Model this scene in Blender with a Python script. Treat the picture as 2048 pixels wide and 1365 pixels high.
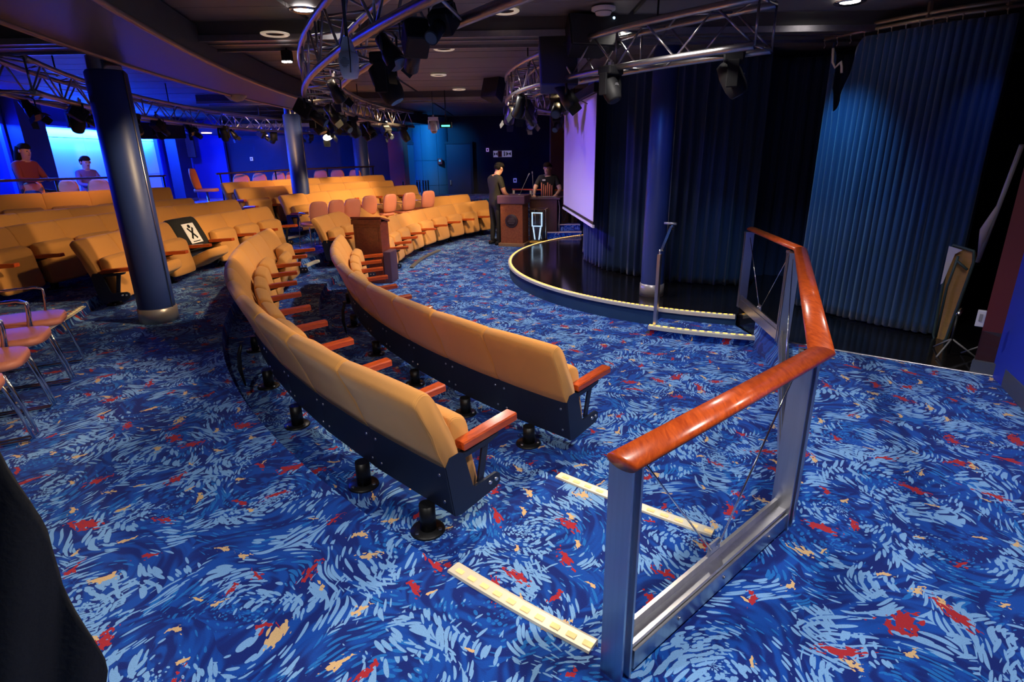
import bpy, bmesh, math, random
from math import sin, cos, pi, radians, degrees, hypot, atan2, sqrt
from mathutils import Vector, Matrix
from mathutils.geometry import tessellate_polygon
random.seed(7)
for o in list(bpy.data.objects): bpy.data.objects.remove(o)
SC = bpy.context.scene
COL = SC.collection
V = Vector

# ------------------------------------------------------------------ camera
W, H, F, HC = 2048, 1365, 1135.0, 1.65
down = V((1080 - W/2, -(4100 - H/2), -F)).normalized()      # where the verticals of the room meet
up = -down
ycam = (V((0, 0, -1)) - up*V((0, 0, -1)).dot(up)).normalized()
xcam = ycam.cross(up)
ROT = Matrix((xcam, ycam, up))                              # world = ROT @ camera
cam = bpy.data.cameras.new('camera'); cam.sensor_width = 36; cam.lens = F/W*36; cam.clip_start = .05; cam.clip_end = 100
co = bpy.data.objects.new('camera', cam); COL.objects.link(co)
m4 = ROT.to_4x4(); m4.translation = V((0, 0, HC)); co.matrix_world = m4
SC.camera = co

def ray(px, py): return ROT @ V((px - W/2, -(py - H/2), -F))
def at(px, py, z):
    v = ray(px, py); t = (z - HC)/v.z
    return V((v.x*t, v.y*t, z))
def aty(px, py, Y):
    v = ray(px, py); t = Y/v.y
    return V((v.x*t, Y, HC + v.z*t))

# ------------------------------------------------------------------ world, exposure, lights
w = bpy.data.worlds.new('world'); SC.world = w; w.use_nodes = True
w.node_tree.nodes['Background'].inputs[0].default_value = (.42, .45, .62, 1)
w.node_tree.nodes['Background'].inputs[1].default_value = .05
SC.view_settings.view_transform = 'Standard'; SC.view_settings.look = 'None'
SC.view_settings.exposure = 0; SC.view_settings.gamma = 1; SC.view_settings.use_curve_mapping = False

WARM = (1, .78, .5); NEUT = (1, .93, .84); BLUE = (.006, .03, 1); TEAL = (.05, .45, 1); TEAL2 = (.08, .50, 1); PURP = (.42, .28, 1)
def spot(name, loc, tgt, power, color, ang=60, blend=.5, size=.06):
    l = bpy.data.lights.new(name, 'SPOT'); l.energy = power; l.color = color
    l.spot_size = radians(ang); l.spot_blend = blend; l.shadow_soft_size = size
    o = bpy.data.objects.new(name, l); COL.objects.link(o); o.location = loc
    o.rotation_euler = (V(tgt) - V(loc)).to_track_quat('-Z', 'Y').to_euler(); return o
def area(name, loc, tgt, power, color, sx=.4, sy=.4):
    l = bpy.data.lights.new(name, 'AREA'); l.energy = power; l.color = color
    l.shape = 'RECTANGLE'; l.size = sx; l.size_y = sy
    o = bpy.data.objects.new(name, l); COL.objects.link(o); o.location = loc
    o.rotation_euler = (V(tgt) - V(loc)).to_track_quat('-Z', 'Y').to_euler(); return o
# downlights over the walkway where the camera stands, and over the seating
for x, y, e in [(.9, 1.2, 165), (-1.2, .9, 150), (2.2, 2.6, 75), (-2.3, 3.4, 400), (.9, 4.4, 130), (-2.9, 5.0, 270), (-.4, 6.9, 170),
                (-1.0, 9.4, 210), (-.6, 12.2, 190), (-3.6, 8.4, 90), (1.0, 5.6, 45)]:
    spot('downlight_beam', (x, y, 2.66), (x, y, 0), e, NEUT if y < 8 else (1, .84, .66), 140, .7, .07)
# warm stage lamps on the trusses, aimed at the rows of seats
for loc, tgt, e, a in [((.9, 4.6, 2.3), (-.6, 2.9, .5), 90, 62), ((.6, 6.4, 2.3), (-2.0, 4.9, .5), 90, 62), ((.2, 8.5, 2.3), (-3.3, 7.6, .5), 80, 60),
                       ((-1.7, 5.2, 2.3), (-4.6, 7.0, .4), 90, 52), ((-2.0, 6.6, 2.3), (-5.2, 7.0, .4), 80, 44), ((-2.2, 7.6, 2.3), (-4.8, 9.6, .5), 95, 50),
                       ((.2, 9.5, 2.3), (-2.6, 10.6, .3), 110, 60), ((.4, 11, 2.3), (-2.0, 13.2, .3), 140, 60), ((-1.5, 11.6, 2.35), (-4.6, 13.0, 1.0), 170, 60),
                       ((.6, 12, 2.3), (-.6, 15, .4), 90, 50)]:
    spot('stage_lamp_beam', loc, tgt, e*3.0, (1, .70, .36), a, .5, .05)
# blue wash: coloured lamps on the left, over the back rows, and teal ones at the curtain and back wall
spot('blue_lamp_beam', (-8.6, 9.2, 2.3), (-4, 7.4, 1.6), 260, BLUE, 45, .5)
spot('blue_lamp_beam', (-7.9, 6.6, 2.3), (-3.8, 5.9, 1.7), 150, BLUE, 26, .5)
spot('stage_lamp_beam', (-1.2, 4.6, 2.4), (-3.4, 3.6, .4), 240, (1, .72, .5), 50, .7)
spot('blue_lamp_beam', (-8.7, 15.8, 2.2), (-9.7, 19.5, 1.2), 520, BLUE, 80, .4)
spot('blue_lamp_beam', (-8.2, 12.5, 2.25), (-4.2, 13, 1.4), 500, BLUE, 70, .5)
spot('teal_lamp_beam', (2.72, 5.45, 2.58), (3.22, 5.85, .9), 85, TEAL2, 75, 1)
spot('blue_lamp_beam', (3.45, 4.55, 2.6), (3.92, 4.90, 1.5), 10, (.03, .2, 1), 50, 1)
spot('teal_lamp_beam', (2.5, 6.35, 1.9), (2.75, 7.5, .35), 14, (.04, .45, 1), 40, 1)
spot('teal_lamp_beam', (-2.7, 17.2, 2.5), (-2.6, 19.2, 1.9), 480, (.03, .42, 1), 75, .8)
spot('blue_lamp_beam', (1.3, 6.2, 2.3), (1.9, 7.6, .3), 16, (.03, .2, 1), 90, .9)
spot('purple_lamp_beam', (-1.9, 7.6, 2.1), (1.1, 9.8, 1.3), 520, (.24, .13, 1), 56, .5)
spot('stage_lamp_beam', (-4.0, 10.2, 2.35), (-5.9, 14.2, 1.45), 420, (1, .55, .25), 48, .8)
spot('stage_lamp_beam', (-2.4, 11.8, 2.35), (-4.6, 15.8, 1.45), 420, (1, .55, .25), 48, .8)
spot('stage_lamp_beam', (-5.6, 8.6, 2.4), (-8.6, 10.6, 1.3), 140, (1, .5, .25), 70, .8)
spot('podium_lamp_beam', (.6, 9.5, 2.3), (.2, 12.6, .3), 70, (1, .6, .5), 40, .6)

# ------------------------------------------------------------------ materials
def newmat(name):
    m = bpy.data.materials.new(name); m.use_nodes = True
    return m, m.node_tree, m.node_tree.nodes['Principled BSDF']
def mat(name, col, rough=.5, metal=0, spec=.5, bump=None, trans=0, noise=None, emit=None, estr=0, sheen=0, coat=0):
    m, nt, b = newmat(name)
    b.inputs['Base Color'].default_value = (*col, 1); b.inputs['Roughness'].default_value = rough
    b.inputs['Metallic'].default_value = metal; b.inputs['Specular IOR Level'].default_value = spec
    b.inputs['Transmission Weight'].default_value = trans
    if sheen: b.inputs['Sheen Weight'].default_value = sheen
    if coat: b.inputs['Coat Weight'].default_value = coat; b.inputs['Coat Roughness'].default_value = .1
    if emit: b.inputs['Emission Color'].default_value = (*emit, 1); b.inputs['Emission Strength'].default_value = estr
    N, L = nt.nodes, nt.links
    if noise:                                               # (scale, amount[, stretch])
        tc = N.new('ShaderNodeTexCoord'); mp = N.new('ShaderNodeMapping')
        mp.inputs['Scale'].default_value = noise[2] if len(noise) > 2 else (1, 1, 1)
        n = N.new('ShaderNodeTexNoise'); n.inputs['Scale'].default_value = noise[0]; n.inputs['Detail'].default_value = 4
        L.new(tc.outputs['Object'], mp.inputs[0]); L.new(mp.outputs[0], n.inputs[0])
        mx = N.new('ShaderNodeMix'); mx.data_type = 'RGBA'
        mx.inputs[6].default_value = (*[c*(1 - noise[1]) for c in col], 1); mx.inputs[7].default_value = (*[min(1, c*(1 + noise[1])) for c in col], 1)
        L.new(n.outputs[0], mx.inputs[0]); L.new(mx.outputs[2], b.inputs['Base Color'])
    if bump:                                                # (scale, strength)
        n2 = N.new('ShaderNodeTexNoise'); n2.inputs['Scale'].default_value = bump[0]
        tc2 = N.new('ShaderNodeTexCoord'); L.new(tc2.outputs['Object'], n2.inputs[0])
        bp = N.new('ShaderNodeBump'); bp.inputs['Strength'].default_value = bump[1]; bp.inputs['Distance'].default_value = .01
        L.new(n2.outputs[0], bp.inputs['Height']); L.new(bp.outputs[0], b.inputs['Normal'])
    return m

def corduroy(name, col):
    m, nt, b = newmat(name); N, L = nt.nodes, nt.links
    b.inputs['Roughness'].default_value = .85; b.inputs['Sheen Weight'].default_value = .15; b.inputs['Specular IOR Level'].default_value = .2
    tc = N.new('ShaderNodeTexCoord'); wv = N.new('ShaderNodeTexWave'); wv.bands_direction = 'X'; wv.inputs['Scale'].default_value = 42
    wv.inputs['Distortion'].default_value = .2
    L.new(tc.outputs['Object'], wv.inputs[0])
    ns = N.new('ShaderNodeTexNoise'); ns.inputs['Scale'].default_value = 3; L.new(tc.outputs['Object'], ns.inputs[0])
    mx = N.new('ShaderNodeMix'); mx.data_type = 'RGBA'; mx.inputs[6].default_value = (*[c*.80 for c in col], 1); mx.inputs[7].default_value = (*col, 1)
    ad = N.new('ShaderNodeMath'); ad.operation = 'MULTIPLY_ADD'; ad.inputs[1].default_value = .55; L.new(wv.outputs[1], ad.inputs[0])
    m2 = N.new('ShaderNodeMath'); m2.operation = 'MULTIPLY'; m2.inputs[1].default_value = .8; L.new(ns.outputs[0], m2.inputs[0]); L.new(m2.outputs[0], ad.inputs[2])
    L.new(ad.outputs[0], mx.inputs[0]); L.new(mx.outputs[2], b.inputs['Base Color'])
    bp = N.new('ShaderNodeBump'); bp.inputs['Strength'].default_value = .35; bp.inputs['Distance'].default_value = .004
    L.new(wv.outputs[1], bp.inputs['Height']); L.new(bp.outputs[0], b.inputs['Normal'])
    return m

def wood(name, c1, c2, rough=.25, sc=6):
    m, nt, b = newmat(name); N, L = nt.nodes, nt.links
    b.inputs['Roughness'].default_value = rough; b.inputs['Coat Weight'].default_value = .4; b.inputs['Coat Roughness'].default_value = .12
    tc = N.new('ShaderNodeTexCoord'); mp = N.new('ShaderNodeMapping'); mp.inputs['Scale'].default_value = (sc*4, sc*.7, sc*4)
    n = N.new('ShaderNodeTexNoise'); n.inputs['Scale'].default_value = 2.2; n.inputs['Detail'].default_value = 6; n.inputs['Distortion'].default_value = 1.2
    L.new(tc.outputs['Object'], mp.inputs[0]); L.new(mp.outputs[0], n.inputs[0])
    cr = N.new('ShaderNodeValToRGB'); cr.color_ramp.elements[0].position = .32; cr.color_ramp.elements[0].color = (*c1, 1)
    cr.color_ramp.elements[1].position = .68; cr.color_ramp.elements[1].color = (*c2, 1)
    L.new(n.outputs[0], cr.inputs[0]); L.new(cr.outputs[0], b.inputs['Base Color'])
    return m

def carpet():
    """Swirling brush strokes: around every motif centre the strokes run along arcs, between them they run in feathers."""
    m, nt, b = newmat('carpet'); N, L = nt.nodes, nt.links
    b.inputs['Roughness'].default_value = .95; b.inputs['Specular IOR Level'].default_value = .1; b.inputs['Sheen Weight'].default_value = .1
    def lk(v, s):
        if isinstance(v, (int, float)): s.default_value = v
        else: L.new(v, s)
    def mth(op, a, b_=0, c=0):
        n = N.new('ShaderNodeMath'); n.operation = op; lk(a, n.inputs[0]); lk(b_, n.inputs[1]); lk(c, n.inputs[2]); return n.outputs[0]
    def vm(op, a, b_=None, s=None):
        n = N.new('ShaderNodeVectorMath'); n.operation = op; L.new(a, n.inputs[0])
        if b_ is not None:
            if isinstance(b_, tuple): n.inputs[1].default_value = b_
            else: L.new(b_, n.inputs[1])
        if s is not None: lk(s, n.inputs['Scale'])
        return n.outputs['Vector'] if op != 'LENGTH' else n.outputs['Value']
    def xyz(x, y, z=0):
        n = N.new('ShaderNodeCombineXYZ'); lk(x, n.inputs[0]); lk(y, n.inputs[1]); lk(z, n.inputs[2]); return n.outputs[0]
    def sep(v):
        n = N.new('ShaderNodeSeparateXYZ'); L.new(v, n.inputs[0]); return n.outputs
    def noise(v, sc=1, det=1, rgh=.5, dis=0):
        n = N.new('ShaderNodeTexNoise'); L.new(v, n.inputs['Vector']); n.inputs['Scale'].default_value = sc
        n.inputs['Detail'].default_value = det; n.inputs['Roughness'].default_value = rgh; n.inputs['Distortion'].default_value = dis; return n
    def step(v, lo, hi):
        n = N.new('ShaderNodeMapRange'); L.new(v, n.inputs[0]); n.inputs[1].default_value = lo; n.inputs[2].default_value = hi; n.interpolation_type = 'SMOOTHSTEP'; return n.outputs[0]
    def mixc(f, a, c):
        n = N.new('ShaderNodeMix'); n.data_type = 'RGBA'; L.new(f, n.inputs[0])
        for i, q in ((6, a), (7, c)):
            if isinstance(q, tuple): n.inputs[i].default_value = (*q, 1)
            else: L.new(q, n.inputs[i])
        return n.outputs[2]
    geo = N.new('ShaderNodeNewGeometry'); P0 = geo.outputs['Position']
    warp = noise(P0, 3, 1)
    wv = vm('SCALE', vm('SUBTRACT', warp.outputs['Color'], (.5, .5, .5)), s=.16)
    s0 = sep(vm('ADD', P0, wv)); P = xyz(s0[0], mth('ADD', s0[1], mth('MULTIPLY', s0[2], 1.0)), 0)
    def swirl(sc, arc_r, arc_a, seed, spiral):
        Ps = vm('ADD', vm('SCALE', P, s=sc), (seed, seed*1.7, 0))
        vo = N.new('ShaderNodeTexVoronoi'); vo.voronoi_dimensions = '2D'; vo.inputs['Scale'].default_value = 1; vo.inputs['Randomness'].default_value = .75
        L.new(Ps, vo.inputs['Vector'])
        d = vm('SUBTRACT', Ps, vo.outputs['Position']); sd = sep(d)
        r = vm('LENGTH', d); a = mth('ARCTAN2', sd[1], sd[0])
        cs = sep(vo.outputs['Color'])
        aa = mth('ADD', a, mth('MULTIPLY', r, spiral))
        v = xyz(mth('MULTIPLY', r, arc_r), mth('MULTIPLY', aa, arc_a), mth('MULTIPLY', cs[0], 30))
        return v, r, aa, cs
    def dash(v, rnd=.9):
        n = N.new('ShaderNodeTexVoronoi'); n.voronoi_dimensions = '3D'; n.inputs['Scale'].default_value = 1; n.inputs['Randomness'].default_value = rnd
        L.new(v, n.inputs['Vector']); return n.outputs['Distance']
    def lerp(f, a, b_): return mth('MULTIPLY_ADD', f, b_ - a, a)
    v1, r1, a1, c1 = swirl(1.65, 36, 3.0, 3.1, 1.1)
    d1 = dash(v1)
    v3, r3, a3, c3 = swirl(1.55, 21, 2.0, 3.1, 1.1)
    # feather strokes: direction turns from cell to cell
    Pf = vm('ADD', vm('SCALE', P, s=3.4), (9.2, 4.4, 0))
    vo = N.new('ShaderNodeTexVoronoi'); vo.voronoi_dimensions = '2D'; vo.inputs['Scale'].default_value = 1; vo.inputs['Randomness'].default_value = .9
    L.new(Pf, vo.inputs['Vector'])
    cf = sep(vo.outputs['Color']); ang = mth('MULTIPLY', cf[0], 2.6)
    ca, sa = mth('COSINE', ang), mth('SINE', ang); sp = sep(vm('SUBTRACT', Pf, vo.outputs['Position']))
    u = mth('ADD', mth('MULTIPLY', sp[0], ca), mth('MULTIPLY', sp[1], sa)); vv = mth('SUBTRACT', mth('MULTIPLY', sp[1], ca), mth('MULTIPLY', sp[0], sa))
    vv = mth('ADD', vv, mth('MULTIPLY', mth('MULTIPLY', u, u), .45))
    d2 = dash(xyz(mth('MULTIPLY', u, 3.8), mth('MULTIPLY', vv, 16), mth('MULTIPLY', cf[1], 40)))
    mk1 = step(noise(P, 3.4, 2).outputs[0], .42, .58)
    mk2 = step(noise(vm('ADD', P, (13, 7, 0)), 3.8, 2).outputs[0], .46, .60)
    mk3 = step(noise(vm('ADD', P, (3, 17, 0)), 2.6, 1).outputs[0], .42, .58)
    ring = noise(v3, .8, 1).outputs[0]
    base = mixc(step(ring, .40, .62), DB, MB_)
    base = mixc(mth('MULTIPLY', mth('LESS_THAN', d1, lerp(mk3, .22, .42)), .85), base, BR)
    l1 = mth('LESS_THAN', d1, lerp(mk1, .02, .50)); l2 = mth('LESS_THAN', d2, lerp(mk2, .03, .47))
    col = mixc(mth('MAXIMUM', l1, l2), base, LB)
    # red and cream tufts, jagged little patches
    def tufts(sc, seed, rad, jag):
        Pt = vm('ADD', vm('SCALE', P, s=sc), (seed, seed*.6, 0))
        vt = N.new('ShaderNodeTexVoronoi'); vt.voronoi_dimensions = '2D'; vt.inputs['Scale'].default_value = 1; vt.inputs['Randomness'].default_value = .8
        L.new(Pt, vt.inputs['Vector'])
        d = sep(vm('SUBTRACT', Pt, vt.outputs['Position'])); cc = sep(vt.outputs['Color'])
        an = mth('MULTIPLY', cc[0], 3.1); ca, sa = mth('COSINE', an), mth('SINE', an)
        x = mth('ADD', mth('MULTIPLY', d[0], ca), mth('MULTIPLY', d[1], sa)); y = mth('SUBTRACT', mth('MULTIPLY', d[1], ca), mth('MULTIPLY', d[0], sa))
        q = mth('SQRT', mth('ADD', mth('MULTIPLY', x, x), mth('MULTIPLY', mth('MULTIPLY', y, y), 5.5)))
        jn = noise(xyz(mth('MULTIPLY', x, 14), mth('MULTIPLY', y, 22), cc[1]), 1, 1).outputs[0]
        return mth('LESS_THAN', mth('ADD', q, mth('MULTIPLY', mth('SUBTRACT', jn, .5), jag)), mth('MULTIPLY', rad, mth('ADD', .35, cc[2])))
    col = mixc(tufts(3.6, 21.3, .11, .55), col, CR)
    col = mixc(tufts(2.9, 5.7, .15, .65), col, RD)
    fb = noise(P0, 260, 1)
    fm = N.new('ShaderNodeMix'); fm.data_type = 'RGBA'; fm.blend_type = 'MULTIPLY'; fm.inputs[0].default_value = 1
    L.new(col, fm.inputs[6]); gr = mixc(fb.outputs[0], (.72, .72, .72), (1.2, 1.2, 1.2)); L.new(gr, fm.inputs[7])
    L.new(fm.outputs[2], b.inputs['Base Color'])
    bp = N.new('ShaderNodeBump'); bp.inputs['Strength'].default_value = .3; bp.inputs['Distance'].default_value = .004
    L.new(fb.outputs[0], bp.inputs['Height']); L.new(bp.outputs[0], b.inputs['Normal'])
    return m
DB, MB_, BR, LB, RD, CR = (.007, .022, .19), (.007, .07, .42), (.015, .17, .60), (.19, .40, .78), (.40, .025, .04), (.68, .46, .24)

CARPET = carpet()
GOLD = corduroy('gold_corduroy', (.70, .32, .085))
GOLDS = mat('gold_fabric', (.60, .30, .085), .85, bump=(300, .2), noise=(4, .12), sheen=.15)
NAVY = mat('navy_painted_steel', (.018, .026, .055), .42, .3, noise=(3, .15))
BLACK = mat('black_metal', (.012, .013, .016), .4, .4)
BLACKP = mat('black_plastic', (.010, .010, .012), .6, spec=.25, noise=(20, .2))
BOLT = mat('zinc_bolt', (.55, .56, .6), .3, 1)
ARM = wood('red_varnished_wood', (.36, .045, .008), (.60, .095, .014), .28)
MAHOG = wood('mahogany', (.12, .022, .012), (.22, .042, .02), .35, 3)
MAHOG2 = wood('brown_wood', (.22, .06, .025), (.36, .11, .04), .4, 3)
ALU = mat('brushed_aluminium', (.54, .54, .58), .33, 1, noise=(60, .12, (1, 1, .03)))
STEEL = mat('polished_steel', (.7, .7, .72), .14, 1)
TRUSS = mat('truss_aluminium', (.42, .40, .42), .36, 1, noise=(30, .2))
CEIL = mat('ceiling_metal', (.20, .18, .175), .55, .1, noise=(2, .12))
CEILD = mat('ceiling_groove', (.03, .025, .022), .8)
BEAM = mat('bulkhead_paint', (.085, .08, .075), .45, .1)
COLUMN = mat('column_blue', (.022, .045, .20), .42, 0, noise=(2, .1))
STAGE = mat('black_gloss_stage', (.008, .007, .008), .12, noise=(5, .3))
FASCIA = mat('blue_fascia_carpet', (.012, .055, .15), .9, bump=(200, .3))
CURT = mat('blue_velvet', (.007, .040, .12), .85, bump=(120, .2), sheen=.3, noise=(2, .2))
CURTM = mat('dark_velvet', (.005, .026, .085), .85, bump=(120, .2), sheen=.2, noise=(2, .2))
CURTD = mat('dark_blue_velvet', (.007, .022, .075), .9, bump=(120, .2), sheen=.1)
WALLN = mat('navy_wall', (.007, .010, .05), .6, bump=(40, .1))
WALLB = mat('blue_wall', (.015, .04, .45), .55)
WALLT = mat('teal_wall_panel', (.05, .17, .30), .6, bump=(25, .15), noise=(1.5, .15))
PANEL = mat('pale_wall_panel', (.72, .74, .80), .5)
RED = mat('oxblood_paint', (.10, .012, .014), .45)
REDC = mat('orange_red_column', (.30, .05, .03), .5)
GREYB = mat('grey_skirting', (.07, .08, .11), .5)
SCREEN = mat('projection_screen', (.55, .52, .60), .8)  # white cloth, colour tinted slightly for the violet light falling on it
PINK = mat('salmon_leather', (.78, .27, .16), .48, bump=(90, .08), noise=(5, .06))
ORANGE = mat('orange_leather', (.85, .20, .012), .5, bump=(90, .08))
SKIN = mat('skin', (.45, .22, .15), .55)
SKIN2 = mat('skin_pale', (.62, .36, .28), .55)
CLOTH = mat('black_cotton', (.012, .012, .014), .85, bump=(60, .2))
CLOTH2 = mat('olive_black_cotton', (.016, .014, .008), .85, bump=(60, .2))
CLOTHR = mat('dark_red_cotton', (.20, .03, .03), .85)
HAIR = mat('black_hair', (.006, .005, .005), .8, spec=.1)
HAIRB = mat('brown_hair', (.03, .015, .01), .8, spec=.1)
STRIP = mat('nosing_aluminium', (.85, .80, .66), .4, .3)
GREYM = mat('dull_grey_metal', (.16, .16, .17), .5, .4)
LED = mat('nosing_led', (1, .6, .1), .4, emit=(1, .55, .06), estr=3.6)
LEDP = mat('nosing_amber', (.85, .62, .25), .5, emit=(1, .7, .3), estr=.4)
RIM = mat('downlight_rim', (.9, .8, .65), .3, emit=(1, .8, .55), estr=.3)
BULB = mat('lamp_glow', (1, .9, .7), .4, emit=(1, .78, .45), estr=14)
BULBW = mat('lamp_glow_white', (1, 1, 1), .4, emit=(1, .93, .9), estr=12)
GREEN = mat('green_indicator', (.1, .9, .5), .4, emit=(.1, 1, .5), estr=2.5)
WHITEP = mat('white_plastic', (.72, .72, .76), .4)
GREYP = mat('grey_plastic', (.2, .2, .22), .5)
GLASS = mat('clear_acrylic', (.95, .97, 1), .03, trans=1)
LENS = mat('lens_glass', (.08, .10, .14), .1, .3)
PLY = mat('plywood', (.50, .28, .09), .6, noise=(8, .15, (1, 1, 6)))
GREENM = mat('green_grey_enamel', (.06, .10, .10), .5, .2)
BLUEL = mat('speaker_blue_lit', (.01, .015, .10), .5)  # blue light on the black cabinet, put into its base colour
SIGNW = mat('sign_white', (.85, .85, .88), .6)
SIGNR = mat('sign_red', (.45, .04, .05), .6)
PLUM = mat('plum_laminate', (.11, .05, .085), .45)

# ------------------------------------------------------------------ mesh helpers
class MB:
    def __init__(s): s.v, s.f, s.mi, s.sm = [], [], [], []
    def add(s, vs, fs, mi=0, smooth=False):
        k = len(s.v); s.v += [tuple(x) for x in vs]
        for f in fs: s.f.append([i + k for i in f]); s.mi.append(mi); s.sm.append(smooth)
        return s
    def box(s, c, d, mi=0, rz=0, M=None):
        x, y, z = d[0]/2, d[1]/2, d[2]/2
        R = M or Matrix.Rotation(rz, 3, 'Z'); c = V(c)
        vs = [c + R @ V((a*x, b*y, e*z)) for a in (-1, 1) for b in (-1, 1) for e in (-1, 1)]
        return s.add(vs, [(0, 1, 3, 2), (4, 6, 7, 5), (0, 4, 5, 1), (2, 3, 7, 6), (0, 2, 6, 4), (1, 5, 7, 3)], mi)
    def tube(s, pts, r, n=8, mi=0, cap=True, ry=None, closed=False):
        pts = [V(p) for p in pts]; vs, fs = [], []; L_ = len(pts)
        rs = r if isinstance(r, (list, tuple)) else [r]*L_
        pu = None
        for i, p in enumerate(pts):
            if closed: t = pts[(i + 1) % L_] - pts[i - 1]
            else: t = pts[min(i + 1, L_ - 1)] - pts[max(i - 1, 0)]
            t.normalize()
            if pu is None:
                a = V((0, 0, 1)) if abs(t.z) < .9 else V((0, 1, 0)); u = t.cross(a).normalized()
            else:
                u = (pu - t*pu.dot(t)).normalized()
            pu = u; w_ = u.cross(t)
            for k in range(n):
                a = 2*pi*k/n + pi/n
                vs.append(p + u*cos(a)*rs[i] + w_*sin(a)*(ry or rs[i]))
        segs = L_ if closed else L_ - 1
        for i in range(segs):
            j = (i + 1) % L_
            for k in range(n): fs.append((i*n + k, i*n + (k + 1) % n, j*n + (k + 1) % n, j*n + k))
        s.add(vs, fs, mi, True)
        if cap and not closed:
            k0 = len(s.v) - len(vs); s.f.append([k0 + k for k in range(n)][::-1]); s.mi.append(mi); s.sm.append(False)
            s.f.append([k0 + (L_ - 1)*n + k for k in range(n)]); s.mi.append(mi); s.sm.append(False)
        return s
    def lathe(s, c, prof, n=20, mi=0, M=None):
        c = V(c); R = M or Matrix.Identity(3); vs, fs = [], []
        for r, z in prof:
            for k in range(n): a = 2*pi*k/n; vs.append(c + R @ V((r*cos(a), r*sin(a), z)))
        for i in range(len(prof) - 1):
            for k in range(n): fs.append((i*n + k, i*n + (k + 1) % n, (i + 1)*n + (k + 1) % n, (i + 1)*n + k))
        return s.add(vs, fs, mi, True)
    def cyl(s, a, b, r, n=12, mi=0): return s.tube([a, b], r, n, mi)
    def prism(s, poly, z0, z1, mi=0, M=None, mside=None):
        """poly in xy, extruded z0..z1 (M maps to world)"""
        R = M or Matrix.Identity(4); n = len(poly)
        vs = [R @ V((x, y, z0)) for x, y in poly] + [R @ V((x, y, z1)) for x, y in poly]
        tr = tessellate_polygon([[V((x, y, 0)) for x, y in poly]])
        fs = [tuple(t) for t in tr] + [tuple(i + n for i in t)[::-1] for t in tr]
        s.add(vs, fs, mi)
        k = len(s.v) - 2*n
        for i in range(n):
            j = (i + 1) % n; s.f.append([k + i, k + j, k + n + j, k + n + i]); s.mi.append(mi if mside is None else mside); s.sm.append(False)
        return s
    def loft(s, rings, mi=0, cap=True, smooth=True):
        n = len(rings[0]); vs = [p for r in rings for p in r]; fs = []
        for i in range(len(rings) - 1):
            for k in range(n): fs.append((i*n + k, i*n + (k + 1) % n, (i + 1)*n + (k + 1) % n, (i + 1)*n + k))
        s.add(vs, fs, mi, smooth)
        if cap:
            k0 = len(s.v) - len(vs)
            s.f.append([k0 + k for k in range(n)][::-1]); s.mi.append(mi); s.sm.append(smooth)
            s.f.append([k0 + (len(rings) - 1)*n + k for k in range(n)]); s.mi.append(mi); s.sm.append(smooth)
        return s
    def sphere(s, c, r, n=10, mi=0):
        rx, ry, rz = r if isinstance(r, tuple) else (r, r, r); c = V(c)
        rings = []
        for i in range(1, n):
            a = pi*i/n; rings.append([c + V((rx*sin(a)*cos(b), ry*sin(a)*sin(b), rz*cos(a))) for b in [2*pi*k/(2*n) for k in range(2*n)]])
        return s.loft(rings, mi)
    def mesh(s, name, mats):
        me = bpy.data.meshes.new(name); me.from_pydata(s.v, [], s.f)
        for m in (mats if isinstance(mats, (list, tuple)) else [mats]): me.materials.append(m)
        me.polygons.foreach_set('material_index', s.mi); me.polygons.foreach_set('use_smooth', s.sm)
        bm = bmesh.new(); bm.from_mesh(me); bmesh.ops.recalc_face_normals(bm, faces=bm.faces); bm.to_mesh(me); bm.free()
        me.update(); return me
    def build(s, name, mats, parent=None, mw=None):
        return put(name, s.mesh(name, mats), parent, mw)
def put(name, me, parent=None, mw=None):
    o = bpy.data.objects.new(name, me); COL.objects.link(o)
    if parent is not None: o.parent = parent
    if mw is not None: o.matrix_local = mw
    return o
def tag(o, label=None, cat=None, group=None, kind=None):
    if label: o['label'] = label
    if cat: o['category'] = cat
    if group: o['group'] = group
    if kind: o['kind'] = kind
    return o
def thing(name, loc, label, cat, rz=0, group=None):
    o = bpy.data.objects.new(name, None); o.empty_display_size = .1; COL.objects.link(o); o.location = loc; o.rotation_euler = (0, 0, rz)
    return tag(o, label, cat, group)
def struct(o): o['kind'] = 'structure'; return o
def dup(o, label=None, parent=None):
    c = o.copy(); COL.objects.link(c)
    if parent is not None: c.parent = parent
    if label: c['label'] = label
    for ch in o.children: dup(ch, None, c)
    return c
def T(x=0, y=0, z=0, rz=0): return Matrix.Translation((x, y, z)) @ Matrix.Rotation(rz, 4, 'Z')
def bevel(o, wd, seg=2):
    m = o.modifiers.new('bevel', 'BEVEL'); m.width = wd; m.segments = seg; m.limit_method = 'ANGLE'; return o
def arc(c, R, a0, a1, n): return [(c[0] + R*cos(radians(a0 + (a1 - a0)*i/n)), c[1] + R*sin(radians(a0 + (a1 - a0)*i/n))) for i in range(n + 1)]

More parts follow.
